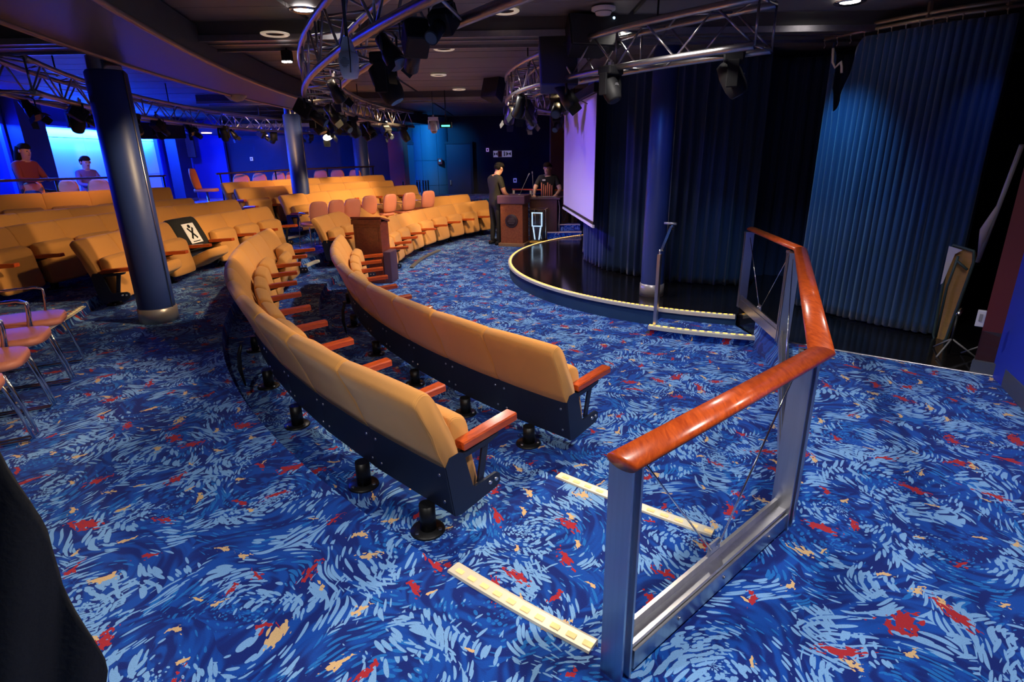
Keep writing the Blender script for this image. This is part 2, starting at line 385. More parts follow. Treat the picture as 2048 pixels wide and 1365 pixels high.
# ================================================================== FLOORS
def slab(name, poly, z, riser=None, z0=None, m=CARPET, rm=None):
    """level floor (poly) with a riser hanging from the open path `riser`"""
    mb = MB(); tr = tessellate_polygon([[V((x, y, 0)) for x, y in poly]])
    mb.add([(x, y, z) for x, y in poly], [tuple(t) for t in tr])
    if riser:
        k = len(riser); mb.add([(x, y, z) for x, y in riser] + [(x, y, z0) for x, y in riser], [(i, i + 1, k + i + 1, k + i) for i in range(k - 1)], 1)
    o = mb.build(name, [m, rm or m]); return struct(o)
T2, T1, T0 = -.31, -.19, 0.0
UP = [.13, .26, .37]
slab('floor', [(-14, -3), (12, -3), (12, 22), (-14, 22)], T2)
E1 = arc((6.1, 9.8), 9.0, 235.5, 186, 40) + arc((6, 9.5), 8.75, 180, 112, 40)
E0 = [(.34, 1.49)] + arc((5.93, 9.34), 9.65, 233.5, 187, 40) + arc((6, 9.5), 9.4, 178, 112, 40)
OUTB = [(5, 22), (-14, 22), (-14, -3)]
slab('floor', E1 + OUTB + [(3.2, -3), (1.3, 2.1)], T1, E1, T2)
RAIL = [(.34, 1.49), (1.26, 2.24), (2.40, 4.76), (2.52, 5.62)]
DECKEDGE = [(2.66, 4.64), (3.5, 4.0), (9, .2)]
slab('floor', E0 + OUTB + [(12, -3), (9, .2)] + DECKEDGE[1::-1] + [(2.42, 4.86)] + RAIL[2:0:-1], T0, E0, T1)
struct(MB().add([(x, y, T0) for x, y in RAIL] + [(x, y, T2) for x, y in RAIL], [(i, i + 1, 5 + i, 4 + i) for i in range(3)]).build('floor', CARPET))
EU1 = [(-2.9, 1.0), (-3.35, 2.2), (-3.8, 3.3), (-4.22, 4.5), (-4.55, 5.6), (-4.85, 6.4), (-5.05, 7.6), (-5.05, 8.9), (-4.8, 10.4), (-4.35, 11.4), (-4.1, 12.0), (-3.6, 12.9), (-2.6, 14.2), (-1.6, 15.2), (0.2, 16.8), (2.6, 18.3), (3.2, 22)]
EU2 = [(-5.6, 1.2), (-5.85, 3.5), (-6.05, 5.4), (-6.02, 6.8), (-5.85, 8.3), (-5.15, 10.7), (-5.0, 11.4), (-4.75, 11.7), (-3.6, 13.5), (-2.45, 14.8), (-.8, 16.6), (2.4, 19), (3, 22)]
EU3 = [(-7.2, 1.2), (-7.4, 4.5), (-7.1, 7.0), (-6.75, 8.0), (-5.75, 10.4), (-5.6, 11.5), (-4.4, 13.2), (-3.1, 14.7), (-1.6, 16.4), (2.0, 20), (2.2, 22)]
for z, zp, E_ in ((UP[0], 0, EU1), (UP[1], UP[0], EU2), (UP[2], UP[1], EU3)):
    slab('floor', E_ + [(-14, 22), (-14, E_[0][1])], z, E_, zp)

def nosing(name, path, z, label, lit=True, wdt=.055, led=LED, dashes=True, sm=None):
    """aluminium stair nosing with a lit inlay"""
    t = thing(name, (path[0][0], path[0][1], z), label, 'stair nosing'); o = V((path[0][0], path[0][1], z))
    P = [V((x, y, z)) - o for x, y in path]
    def off(i, d):
        a = P[min(i + 1, len(P) - 1)] - P[max(i - 1, 0)]; n = V((-a.y, a.x, 0)).normalized(); return P[i] + n*d
    mb = MB(); rings = []
    for i in range(len(P)):
        rings.append([off(i, d) + V((0, 0, h)) for d, h in ((-.01, -.03), (-.012, .006), (0, .012), (wdt, .010), (wdt + .004, .001), (0, -.005))])
    mb.loft(rings, 0, smooth=False); mb.build('strip', sm or STRIP, t)
    n = len(P) - 1
    if lit:
        sub = MB(); tot = 0
        for i in range(n):
            seg = P[i + 1] - P[i]; L_ = seg.length; kk = max(1, int(round(L_/.075)))
            for q in range(kk):
                a, b_ = q/kk, (q + (.55 if dashes else 1))/kk
                a0 = off(i, wdt*.35).lerp(off(i + 1, wdt*.35), a); a1 = off(i, wdt*.35).lerp(off(i + 1, wdt*.35), b_)
                b0 = off(i, wdt*.75).lerp(off(i + 1, wdt*.75), a); b1 = off(i, wdt*.75).lerp(off(i + 1, wdt*.75), b_)
                sub.add([a0 + V((0, 0, .0135)), a1 + V((0, 0, .0135)), b1 + V((0, 0, .0135)), b0 + V((0, 0, .0135))], [(0, 1, 2, 3)])
        sub.build('led_inlay', led, t)['kind'] = 'stuff'
    return t
nosing('stair_nosing', arc((5.93, 9.34), 9.61, 230.0, 234.0, 10)[::-1], T0, 'pale lit stair nosing beside the foot of the nearest seat row', led=LEDP)
nosing('stair_nosing', arc((6.1, 9.8), 8.96, 229.5, 235.4, 12)[::-1], T1, 'pale lit stair nosing running under the glass of the near balustrade', led=LEDP)
nosing('stair_nosing', [tuple(at(638, 521, 0).xy), tuple(at(613, 531, 0).xy)][::-1], T0, 'short pale nosing beside the folded end seat of the curved rows', lit=False)
nosing('stair_nosing', [tuple(at(608, 469, .13).xy), tuple(at(575, 476, .13).xy)][::-1], UP[0], 'short pale nosing in the aisle behind the middle column', lit=False)
nosing('stair_nosing', [(-4.30, 4.75), (-4.55, 5.6), (-4.68, 5.98)][::-1], UP[0], 'yellow nosing on the carpeted step behind the salmon chairs', led=LEDP)
nosing('stair_nosing', arc((4.65, 10.16), 6.42, 180, 163, 8), T2 + .02, 'dull grey metal kerb on the carpet in front of the far front row', lit=False, wdt=.06, sm=GREYM)

# ------------------------------------------------------------------ stage
SCN, SR, ZS = (3.70, 9.52), 3.72, -.10
sarc = arc(SCN, SR, 250.8, 80, 90)
deck = sarc + [(9, 12.8), (3.5, 7.9)]
back = [(2.42, 4.86), (2.66, 4.64), (3.5, 4.0), (9, .2), (9, 12.8), (3.5, 7.9), (2.50, 6.02)]
mb = MB(); tr = tessellate_polygon([[V((x, y, 0)) for x, y in back]]); mb.add([(x, y, .0) for x, y in back], [tuple(t) for t in tr])
mb.add([(2.52, 5.62, 0), (2.50, 6.02, 0), (3.5, 7.9, 0), (2.52, 5.62, T2), (2.50, 6.02, T2), (3.5, 7.9, T2)], [(0, 1, 4, 3), (1, 2, 5, 4)]); struct(mb.build('floor', STAGE))
st = thing('stage', (3.45, 6.5, T2), 'low curved black gloss stage with blue carpeted front', 'stage')
inv = Matrix.Translation((-3.45, -6.5, -T2))
mb = MB(); tr = tessellate_polygon([[V((x, y, 0)) for x, y in deck]])
mb.add([inv @ V((x, y, ZS)) for x, y in deck], [tuple(t) for t in tr]); mb.build('deck', STAGE, st)
mb = MB(); k = len(sarc)
mb.add([inv @ V((x, y, ZS)) for x, y in sarc] + [inv @ V((x, y, T2)) for x, y in sarc], [(i, i + 1, k + i + 1, k + i) for i in range(k - 1)]); mb.build('fascia', FASCIA, st)
nosing('stage_edge_strip', arc(SCN, SR + .012, 105, 250.6, 80), ZS + .002, 'long curved strip of yellow lights round the black stage edge', wdt=.048)
stepo = arc(SCN, SR + .385, 238.2, 253.2, 12); stepi = arc(SCN, SR, 238.2, 250.8, 12)
s_ = thing('stage_step', (stepo[0][0], stepo[0][1], T2), 'carpeted step up to the stage between thin post and balustrade', 'step')
mb = MB().prism(stepo + stepi[::-1], 0, -T2 - .205, M=Matrix.Translation((-stepo[0][0], -stepo[0][1], 0))); mb.build('tread', CARPET, s_)
nosing('stair_nosing', arc(SCN, SR + .40, 238.0, 253.3, 14), -.205, 'lit yellow nosing along the single step below the stage edge')
mb = MB().tube([(2.44, 4.82, .004), (2.66, 4.64, .004), (3.5, 4.0, .004), (9, .2, .004)], .012, 6); struct(mb.build('trim_1', ALU))

# ------------------------------------------------------------------ walls
def wall(name, pts, z0, z1, m, th=.12):
    mb = MB()
    for a, b in zip(pts, pts[1:]):
        d = V((b[0] - a[0], b[1] - a[1], 0)); c = V(((a[0] + b[0])/2, (a[1] + b[1])/2, (z0 + z1)/2))
        mb.box(c, (d.length + .02, th, z1 - z0), rz=atan2(d.y, d.x))
    return struct(mb.build(name, m))
ZC = 2.78
DKW = mat('backstage_black', (.006, .008, .02), .8)
wall('wall_back', [(-10.4, 19.6), (7, 19.6)], -.3, ZC, WALLN)
wall('wall_left', [(-13.5, 0), (-9.15, 8.6), (-10.75, 19.7)], -.3, ZC, WALLB)
wall('wall_left', [(-10.3, 19.35), (-9.15, 19.35)], -.3, ZC, WALLB)
wall('wall_right', [(3.68, 3.98), (3.34, 3.2), (3.1, 2.2), (3.6, .5)], 0.0, ZC, WALLB)
struct(MB().prism([(3.60, 3.93), (3.25, 3.2), (3.0, 2.2), (3.15, 2.2), (3.36, 3.2), (3.70, 3.95)], 0, .13).build('baseboard_right', GREYB))
wall('wall_right', [(5.0, 5.1), (6.6, 7.5), (6.9, 19.6)], 0.0, ZC, DKW)
# back wall: door leaf recesses and rounded teal column of panels
def door(n, x0, x1, y, m, z1=1.95):
    mb = MB().box(((x0 + x1)/2, y, (z1 - .28)/2), (x1 - x0, .06, z1 + .28)); d = struct(mb.build('door_%d' % n, m))
    mb = MB(); 
    for xx in (x0 - .04, x1 + .04): mb.box((xx, y - .03, (z1 - .28)/2), (.07, .1, z1 + .28))
    mb.box(((x0 + x1)/2, y - .03, z1 + .03), (x1 - x0 + .15, .1, .07)); mb.build('door_frame', WALLN, d)
    MB().box((x0 + .12, y - .06, .75), (.04, .05, .14)).build('door_handle', ALU, d)
DOORM = mat('door_navy', (.012, .018, .085), .5); DOORT = mat('door_teal', (.02, .07, .14), .5)
door(1, -2.05, -1.25, 19.45, DOORM); door(2, -3.75, -3.05, 19.5, DOORT)
cc = thing('curved_wall_panelling', (-2.55, 19.75, -.28), 'teal lit bulging wall of large square panels beside the far door', 'wall panelling')
for zi, (z0, z1) in enumerate(((0, .95), (.96, 1.72), (1.73, 3.05))):
    for ai in range(3):
        a0, a1 = 200 + ai*47, 200 + ai*47 + 46
        ring = arc((0, 0), .62, a0, a1, 8) + arc((0, 0), .57, a1, a0, 8)
        MB().prism(ring, z0, z1).build('panel', WALLT, cc)
MB().lathe((0, 0, 0), [(.56, 0), (.56, 3.05)], 24).build('core', WALLN, cc)
# windows on the left: recessed pale panels washed by hidden blue strip lamps
def lwin(n, a, b, z0, z1, cols):
    A, B = V((a[0], a[1], 0)), V((b[0], b[1], 0)); d = B - A; nrm = V((d.y, -d.x, 0)).normalized()
    if nrm.x < 0: nrm = -nrm
    ang = atan2(d.y, d.x); Wd = d.length
    fr = MB().box((A + B)/2 + nrm*.02 + V((0, 0, z1 + .05)), (Wd + .1, .18, .1), rz=ang)
    fr.box((A + B)/2 + nrm*.02 + V((0, 0, z0 - .05)), (Wd + .1, .18, .1), rz=ang)
    for P_ in (A, B): fr.box(P_ + nrm*.02 + V((0, 0, (z0 + z1)/2)), (.08, .18, z1 - z0), rz=ang)
    w_ = struct(fr.build('window_%d' % n, WALLB))
    rows = [0, .30, .86, 1.0]
    for i in range(cols):
        for r0, r1 in zip(rows, rows[1:]):
            c = A.lerp(B, (i + .5)/cols) + nrm*.0 + V((0, 0, z0 + (z1 - z0)*(r0 + r1)/2))
            MB().box(c, (Wd/cols - .012, .03, (z1 - z0)*(r1 - r0) - .012), rz=ang).build('pane', PANEL, w_)
    c = (A + B)/2 + nrm*.13 + V((0, 0, z1 - .03)); tg = (A + B)/2 + V((0, 0, z0 + .5))
    l = area('blue_strip_lamp', c, tg, 420*Wd/3, (.010, .095, 1), Wd*.94, .04)
lwin(1, (-9.62, 12.2), (-10.36, 17.6), .75, 2.34, 3)
lwin(2, (-9.25, 9.3), (-9.52, 11.3), .75, 2.34, 1)
def pier(pts, z0, z1, m, name, label):
    t = thing(name, (pts[0][0], pts[0][1], z0), label, 'pillar'); i = Matrix.Translation((-pts[0][0], -pts[0][1], 0))
    MB().prism(pts, .08, z1 - z0, M=i).build('shaft', m, t)
    c = (sum(p[0] for p in pts)/len(pts), sum(p[1] for p in pts)/len(pts))
    q = [((x - c[0])*1.04 + c[0], (y - c[1])*1.04 + c[1]) for x, y in pts]
    MB().prism(q, 0, .1, M=i).build('foot', GREYB, t); return t
DKB = mat('dark_blue_pier', (.008, .01, .05), .6)
pier([(-9.4, 11.4), (-9.1, 11.35), (-9.2, 12.1), (-9.5, 12.1)], UP[2], ZC, DKB, 'wall_pier', 'dark blue pier between the two blue lit windows')
pier([(-10.1, 17.7), (-9.75, 17.65), (-9.85, 18.5), (-10.2, 18.5)], UP[2], ZC, DKB, 'wall_pier', 'dark blue pier right of the blue lit window in the far left corner')
pr = pier([(3.52, 4.04), (3.72, 3.86), (5.2, 4.9), (4.9, 5.3)], .0, ZC, RED, 'red_pillar', 'dark oxblood pillar at the right edge beyond the curtain')
MB().prism([(0, 0), (.2, -.18), (1.68, .86), (1.38, 1.26)], 0, .33).build('plinth', GREYB, pr)
p_ = aty(800, 330, 18.2); 
pier([(p_.x - .33, 18.2), (p_.x + .15, 18.1), (p_.x + .2, 18.6), (p_.x - .3, 18.7)], -.28, ZC, REDC, 'red_pillar', 'orange red pillar at the back wall right of the third column')
pier([(1.05, 15.0), (1.75, 15.0), (1.75, 15.5), (1.05, 15.5)], -.28, ZC, mat('brown_pier', (.07, .03, .03), .6), 'brown_pillar', 'dark brown pillar behind the person at the podium')

# ------------------------------------------------------------------ ceiling
nP = 0
cl = struct(MB().box((-1, 9, ZC + .06), (26, 27, .02)).build('ceiling', CEILD))
y = -3.0
xs = [-13.5, -7.6, -4.6, -1.75, 1.1, 4.2, 12]
me_cache = {}
while y < 20:
    for a, b in zip(xs, xs[1:]):
        key = round(b - a, 3)
        if key not in me_cache: me_cache[key] = MB().box((0, 0, 0), (b - a - .05, .44, .03)).mesh('ceiling_plank', CEIL)
        put('ceiling_plank', me_cache[key], cl, T((a + b)/2, y + .22, ZC + .03 + random.uniform(-.002, .002))); nP += 1
    y += .455
def beam(name, y, w_, z0, label):
    t = thing(name, (0, y, z0), label, 'ceiling beam')
    MB().box((-1.2, 0, .1), (9.6, w_, .2)).build('casing', BEAM, t)
    for s in (-1, 1): MB().box((-1.2, s*w_/2, .0), (9.6, .03, .05)).build('edge_trim', TRUSS, t)
    MB().box((-1.2, 0, .0), (9.6, .03, .02)).build('centre_trim', TRUSS, t)
beam('ceiling_beam', 5.95, .55, 2.66, 'broad grey beam across the ceiling from left column to curtain')
beam('ceiling_beam', 12.1, .5, 2.66, 'second grey ceiling beam across the room behind the trusses')
bo = arc((25.69, 11.07), 29.75, 199, 166, 50); bi = arc((26.62, 9.10), 29.75, 195, 162.5, 50)
bk = thing('curved_bulkhead', (-4, 6, 2.5), 'long curved ceiling bulkhead carried by the blue columns', 'bulkhead')
i_ = Matrix.Translation((4, -6, -2.5))
bi2 = arc((25.69, 11.07), 28.95, 199, 166, 50)
MB().prism(bo + bi2[::-1], 2.5, 2.77, M=i_).build('casing', BEAM, bk)
for P_ in (bo, bi2):
    MB().tube([i_ @ V((x, y, 2.5)) for x, y in P_], .025, 6).build('edge_trim', mat('trim_copper', (.30, .2, .18), .4, .6), bk)

# ------------------------------------------------------------------ columns
RINGM = mat('satin_steel_ring', (.45, .42, .44), .35, .5)
def column(x, y, z0, z1, r, label):
    t = thing('column', (x, y, z0), label, 'column')
    MB().lathe((0, 0, 0), [(r*.99, .14), (r, .16), (r, z1 - z0 - .02), (r*.9, z1 - z0)], 32).build('shaft', COLUMN, t)
    MB().lathe((0, 0, 0), [(0, 0), (r*1.06, 0), (r*1.06, .15), (r*.98, .155)], 32).build('base_ring', RINGM, t)
    MB().tube([(r*1.01, -.02, .15), (r*1.01, -.02, z1 - z0)], .008, 6).build('edge_strip', ALU, t)
    MB().lathe((0, 0, 0), [(r*.8, z1 - z0 - .1), (r*.8, z1 - z0 + .12)], 24).build('neck', STEEL, t)
    return t
column(-3.78, 5.88, 0, 2.44, .175, 'thick dark blue column standing left on the carpet near the salmon chairs')
cm = at(616, 490, -.14); column(cm.x, cm.y, -.14, 2.44, .17, 'dark blue column in the middle of the aisle behind the curved rows')
c3 = aty(724, 330, 16.6); column(c3.x, 16.6, 0, 2.5, .2, 'farthest blue column rising behind the back right rows')
column(1.79, 7.06, -.10, 2.76, .142, 'slim blue column standing on the black stage')

# ================================================================== SEAT ROWS
SH = .84                                                    # top of the back above the row's own floor
# side profiles: (u = away from the stage, h = height above the floor), u = 0 at the top ridge
BACK = [(-.125, .405), (-.05, .60), (.025, .775), (.022, .815), (-.01, .84), (-.045, .835), (-.085, .79), (-.14, .68), (-.19, .55), (-.215, .44), (-.20, .41)]
SEATP = [(-.225, .28), (-.20, .58), (-.215, .628), (-.25, .635), (-.30, .612), (-.325, .575), (-.36, .38), (-.382, .20), (-.37, .165), (-.33, .16), (-.27, .20)]
def padded(profile, wd, inset=.016, rnd=.022):
    """profile extruded sideways with softly pulled-in ends, so neighbours meet in a seam"""
    n = len(profile); cu = sum(p[0] for p in profile)/n; ch = sum(p[1] for p in profile)/n
    # refine the outline
    q = []
    for i in range(n):
        a, b, c, d = profile[i - 1], profile[i], profile[(i + 1) % n], profile[(i + 2) % n]
        for t in (0, .5):
            q.append(tuple(.5*((2*b[k]) + (-a[k] + c[k])*t + (2*a[k] - 5*b[k] + 4*c[k] - d[k])*t*t + (-a[k] + 3*b[k] - 3*c[k] + d[k])*t**3) for k in (0, 1)))
    rings = []
    def ring(x, s):
        out = []
        for u, h in q:
            du, dh = u - cu, h - ch; L_ = hypot(du, dh) or 1; f = max(0, (L_ - s))/L_
            out.append(V((x, cu + du*f, ch + dh*f)))
        return out
    hw = wd/2
    for x, s in ((-hw, inset), (-hw + rnd*.4, inset*.35), (-hw + rnd, 0), (-hw*.4, -.004), (hw*.4, -.004), (hw - rnd, 0), (hw - rnd*.4, inset*.35), (hw, inset)):
        rings.append(ring(x, s))
    return MB().loft(rings)
def tiltprofile(prof, piv, ang):
    c, s = cos(ang), sin(ang)
    return [(piv[0] + (u - piv[0])*c - (h - piv[1])*s, piv[1] + (u - piv[0])*s + (h - piv[1])*c) for u, h in prof]
_mc = {}
def cached(key, fn):
    if key not in _mc: _mc[key] = fn()
    return _mc[key]
def skirt_mesh(w_):
    mb = MB()
    mb.add([(-w_/2, -.115, .43), (w_/2, -.115, .43), (w_/2, -.155, .15), (-w_/2, -.155, .15), (-w_/2, -.135, .43), (w_/2, -.135, .43), (w_/2, -.175, .15), (-w_/2, -.175, .15)],
           [(0, 1, 2, 3), (4, 7, 6, 5), (0, 4, 5, 1), (3, 2, 6, 7), (0, 3, 7, 4), (1, 5, 6, 2)])
    for x in (-w_/2 + .05, w_/2 - .05):
        for h in (.37, .21):
            u = -.115 - (.43 - h)*.143
            mb.tube([(x, u - .004, h), (x, u + .005, h)], .008, 8, 1)
    return mb.mesh('back_panel', [NAVY, BOLT])
def arm_mesh():
    mb = MB(); rings = []
    for u, h, hw, th in ((-.235, .49, .032, .019), (-.238, .49, .034, .021), (-.42, .502, .036, .022), (-.615, .514, .037, .021), (-.62, .514, .034, .018)):
        rings.append([V((x, u, h + z)) for x, z in ((-hw, -th), (hw, -th), (hw, th*.6), (hw - .006, th), (-hw + .006, th), (-hw, th*.6))])
    mb.loft(rings, smooth=False); return mb.mesh('armrest', ARM)
def bracket_mesh():
    """dark steel stay between two seats"""
    mb = MB(); M = Matrix(((0, 0, 1, 0), (1, 0, 0, 0), (0, 1, 0, 0), (0, 0, 0, 1)))
    mb.prism([(-.16, .15), (-.11, .45), (-.40, .485), (-.42, .47), (-.27, .43), (-.24, .30), (-.33, .19), (-.30, .15)], -.012, .012, M=M)
    mb.tube([(-.03, -.27, .31), (.03, -.27, .31)], .028, 10, 0); mb.tube([(-.03, -.30, .24), (.03, -.30, .24)], .016, 8, 1)
    return mb.mesh('seat_bracket', [BLACK, BOLT])
def endp_mesh():
    mb = MB(); M = Matrix(((0, 0, 1, 0), (1, 0, 0, 0), (0, 1, 0, 0), (0, 0, 0, 1)))
    mb.prism([(-.115, .43), (-.158, .14), (-.20, .13), (-.455, .165), (-.485, .19), (-.48, .235), (-.455, .25), (-.30, .24), (-.285, .255), (-.235, .455), (-.20, .475), (-.14, .47)], -.008, .008, M=M)
    mb.prism([(-.43, .47), (-.385, .47), (-.335, .24), (-.375, .24)], -.02, -.008, M=M)      # stay seen through the opening
    mb.prism([(-.23, .455), (-.48, .475), (-.47, .455), (-.40, .44), (-.24, .43)], -.03, .008, M=M)
    for u in (-.405, -.45):
        mb.tube([(-.014, u, .215), (.016, u, .215)], .010, 10, 1)
    return mb.mesh('end_panel', [NAVY, BOLT])
def leg_mesh(drop):
    mb = MB(); mb.tube([(0, -.13, .145), (0, -.13, -drop + .01)], .042, 14)
    mb.lathe((0, -.125, -drop), [(.0, .012), (.085, .012), (.09, .004), (.09, 0)], 20)
    for a in (90, 210, 330):
        x, y_ = .068*cos(radians(a)), .068*sin(radians(a)); mb.tube([(x, -.125 + y_, -drop + .01), (x, -.125 + y_, -drop + .022)], .010, 8, 1)
    return mb.mesh('leg', [BLACK, BOLT])
def beam_mesh(w_):
    return MB().box((0, -.215, .185), (w_, .06, .05)).mesh('beam', BLACK)

def seat_row(label, ztop, c, R, a0, a1, n, floor=None, up_=None, down_=(), ajar=(), legs=None, name='theatre_seat_row', mg=GOLD, ends=(1, 1)):
    """n tip-up seats bolted to one beam, laid along the arc a0..a1 (degrees, top ridge of the backs)"""
    z = ztop - SH; drop = z - (floor if floor is not None else z)
    da = (a1 - a0)/n; wb = abs(radians(da))*R*.998; sgn = -1 if da < 0 else 1
    def fr(a):                                              # local frame: +y outward, z up
        a = radians(a); return Matrix.Translation((c[0] + R*cos(a), c[1] + R*sin(a), z)) @ Matrix.Rotation(a - pi/2, 4, 'Z')
    root_m = Matrix.Translation((c[0] + R*cos(radians(a0)), c[1] + R*sin(radians(a0)), z)); inv = root_m.inverted()
    t = thing(name, root_m.translation, label, 'seating')
    k = round(wb, 3)
    bm_ = cached(('back', k), lambda: padded(BACK, wb).mesh('backrest', mg))
    wc = wb*(R - .3)/R - .10
    sm_ = cached(('seat', round(wc, 3)), lambda: padded(SEATP, wc, .02, .035).mesh('seat_cushion', mg))
    def sd():
        return padded(tiltprofile(SEATP, (-.25, .30), radians(72)), wc, .03, .05).mesh('seat_cushion', mg)
    def sj():
        return padded(tiltprofile(SEATP, (-.25, .30), radians(28)), wc, .03, .05).mesh('seat_cushion', mg)
    kk = cached(('skirt', k), lambda: skirt_mesh(wb)); bb = cached(('beam', k), lambda: beam_mesh(wb*.99))
    am = cached('arm', arm_mesh); br = cached('br', bracket_mesh); ep = cached('ep', endp_mesh); lg = cached(('leg', round(drop, 3)), lambda: leg_mesh(drop))
    for i in range(n):
        M = inv @ fr(a0 + da*(i + .5))
        put('backrest', bm_, t, M); put('back_panel', kk, t, M); put('beam', bb, t, M)
        s_ = sm_
        if i in down_: s_ = cached(('sd', round(wc, 3)), sd)
        if i in ajar: s_ = cached(('sj', round(wc, 3)), sj)
        put('seat_cushion', s_, t, M)
    for i in range(n + 1):
        e = 0 < i < n
        sh = 0 if e else (.025/abs(radians(da)*R))*da*(1 if i == 0 else -1)
        M = inv @ fr(a0 + da*i + sh)
        put('armrest', am, t, M)
        if e: put('seat_bracket', br, t, M)
        elif (i == 0 and ends[0]) or (i == n and ends[1]):
            flip = Matrix.Scale(-1, 4, V((1, 0, 0))) if ((i == 0) != (sgn > 0)) else Matrix.Identity(4)
            M2 = inv @ fr(a0 + da*i)
            put('end_panel', ep, t, M2 @ flip)
    for f_ in (legs or [x + .5 for x in range(0, n, 2)]):
        put('leg', lg, t, inv @ fr(a0 + da*f_))
    return t

def A2(R, n, p=.625): return degrees(n*p/R)
seat_row('long curved row of gold corduroy seats nearest the camera, seen from behind', .66, (5.93, 9.34), 9.5, 228.2, 228.2 - A2(9.5, 11, .64), 11, T1, ajar=(9,), legs=[.28, 1.25, 2.9, 4.3, 6, 8, 10])
seat_row('shorter curved row of gold seats standing one step below the nearest row', .52, (6.10, 9.79), 8.75, 228.2, 228.2 - A2(8.75, 10, .62), 10, T2, legs=[.55, 1.7, 3.0, 4.6, 6.5, 8.5])
seat_row('front gold row beyond the free standing lectern, curving to the standing person', .52, (4.65, 10.16), 7.0, 187, 138.6, 9, T2)
seat_row('gold row just behind the far front row, starting beside the middle column', .66, (4.21, 9.68), 7.5, 180.4, 134.9, 9, T1)
L1 = seat_row('gold row left of the aisle with the black covered seat in it', .80, (5.36, 7.35), 10.25, 185.9, 162.1, 7, T0, down_=(1, 3))
seat_row('second left gold row, higher, cut off by the left picture edge', .93, (5.16, 6.17), 11.0, 198.5, 156.7, 12, UP[0])
seat_row('third left gold row, dimmer, behind the brightest left row', .99, (4.97, 4.40), 12.0, 180, 151.2, 9, UP[1])
seat_row('topmost left row, reddish brown in shade below the blue lit window', 1.17, (2.13, .12), 13.0, 152, 128.4, 9, UP[2])
seat_row('third gold row on the right of the aisle, behind the small salmon chairs', .93, (3.87, 8.07), 9.0, 158.3, 133.6, 6, UP[0])
seat_row('fourth gold row on the right of the aisle, brightly lit at its left end', 1.06, (3.06, 6.20), 10.0, 147.8, 126.2, 6, UP[1])
seat_row('rearmost right row of seats, below the bar rail with orange chairs', 1.17, (4.03, 6.57), 11.0, 152.4, 131.0, 7, UP[2])

# black cover with a do-not-sit sign on one back of the left row
a = 185.9 + (162.1 - 185.9)/7*3.5; ar = radians(a)
sc_ = thing('seat_cover', (5.36 + 10.25*cos(ar), 7.35 + 10.25*sin(ar), .80 - SH), 'black fabric cover with a white crossed figure sign, pulled over one gold back', 'seat cover', ar - pi/2)
big = [(u + (u + .09)*.16, .60 + (h - .60)*1.05 + .004) for u, h in BACK]; padded(big, .60, .02, .03).build('cover', CLOTH, sc_)
M = Matrix.Translation((0, -.183, .645)) @ Matrix.Rotation(radians(66), 4, 'X')
sg = MB().box((0, 0, .0), (.26, .30, .006)).build('sign', SIGNW, sc_, M)
xb = MB()
for s in (-1, 1): xb.box((0, 0, .005), (.03, .20, .004), rz=s*.62)
xb.tube([(0, .105, .003), (0, .105, .007)], .028, 14); xb.box((0, -.125, .005), (.16, .012, .004)); xb.build('crossed_figure', BLACK, sg)

# straps hanging behind the two near rows
for (px, py0, z, lab) in ((482, 690, .0, 'black strap dangling behind the nearest curved row'), (690, 606, -.1, 'black strap dangling behind the lower curved row')):
    p = at(px, py0, z + .28); mb = MB(); pts = [(0, 0, .0), (-.03, 0, -.08), (-.04, .0, -.2), (-.02, .0, -.34)]
    mb.tube(pts, [.012, .018, .02, .006], 6, ry=.004); o = mb.build('hanging_strap', BLACK); o.location = p; tag(o, lab, 'strap')

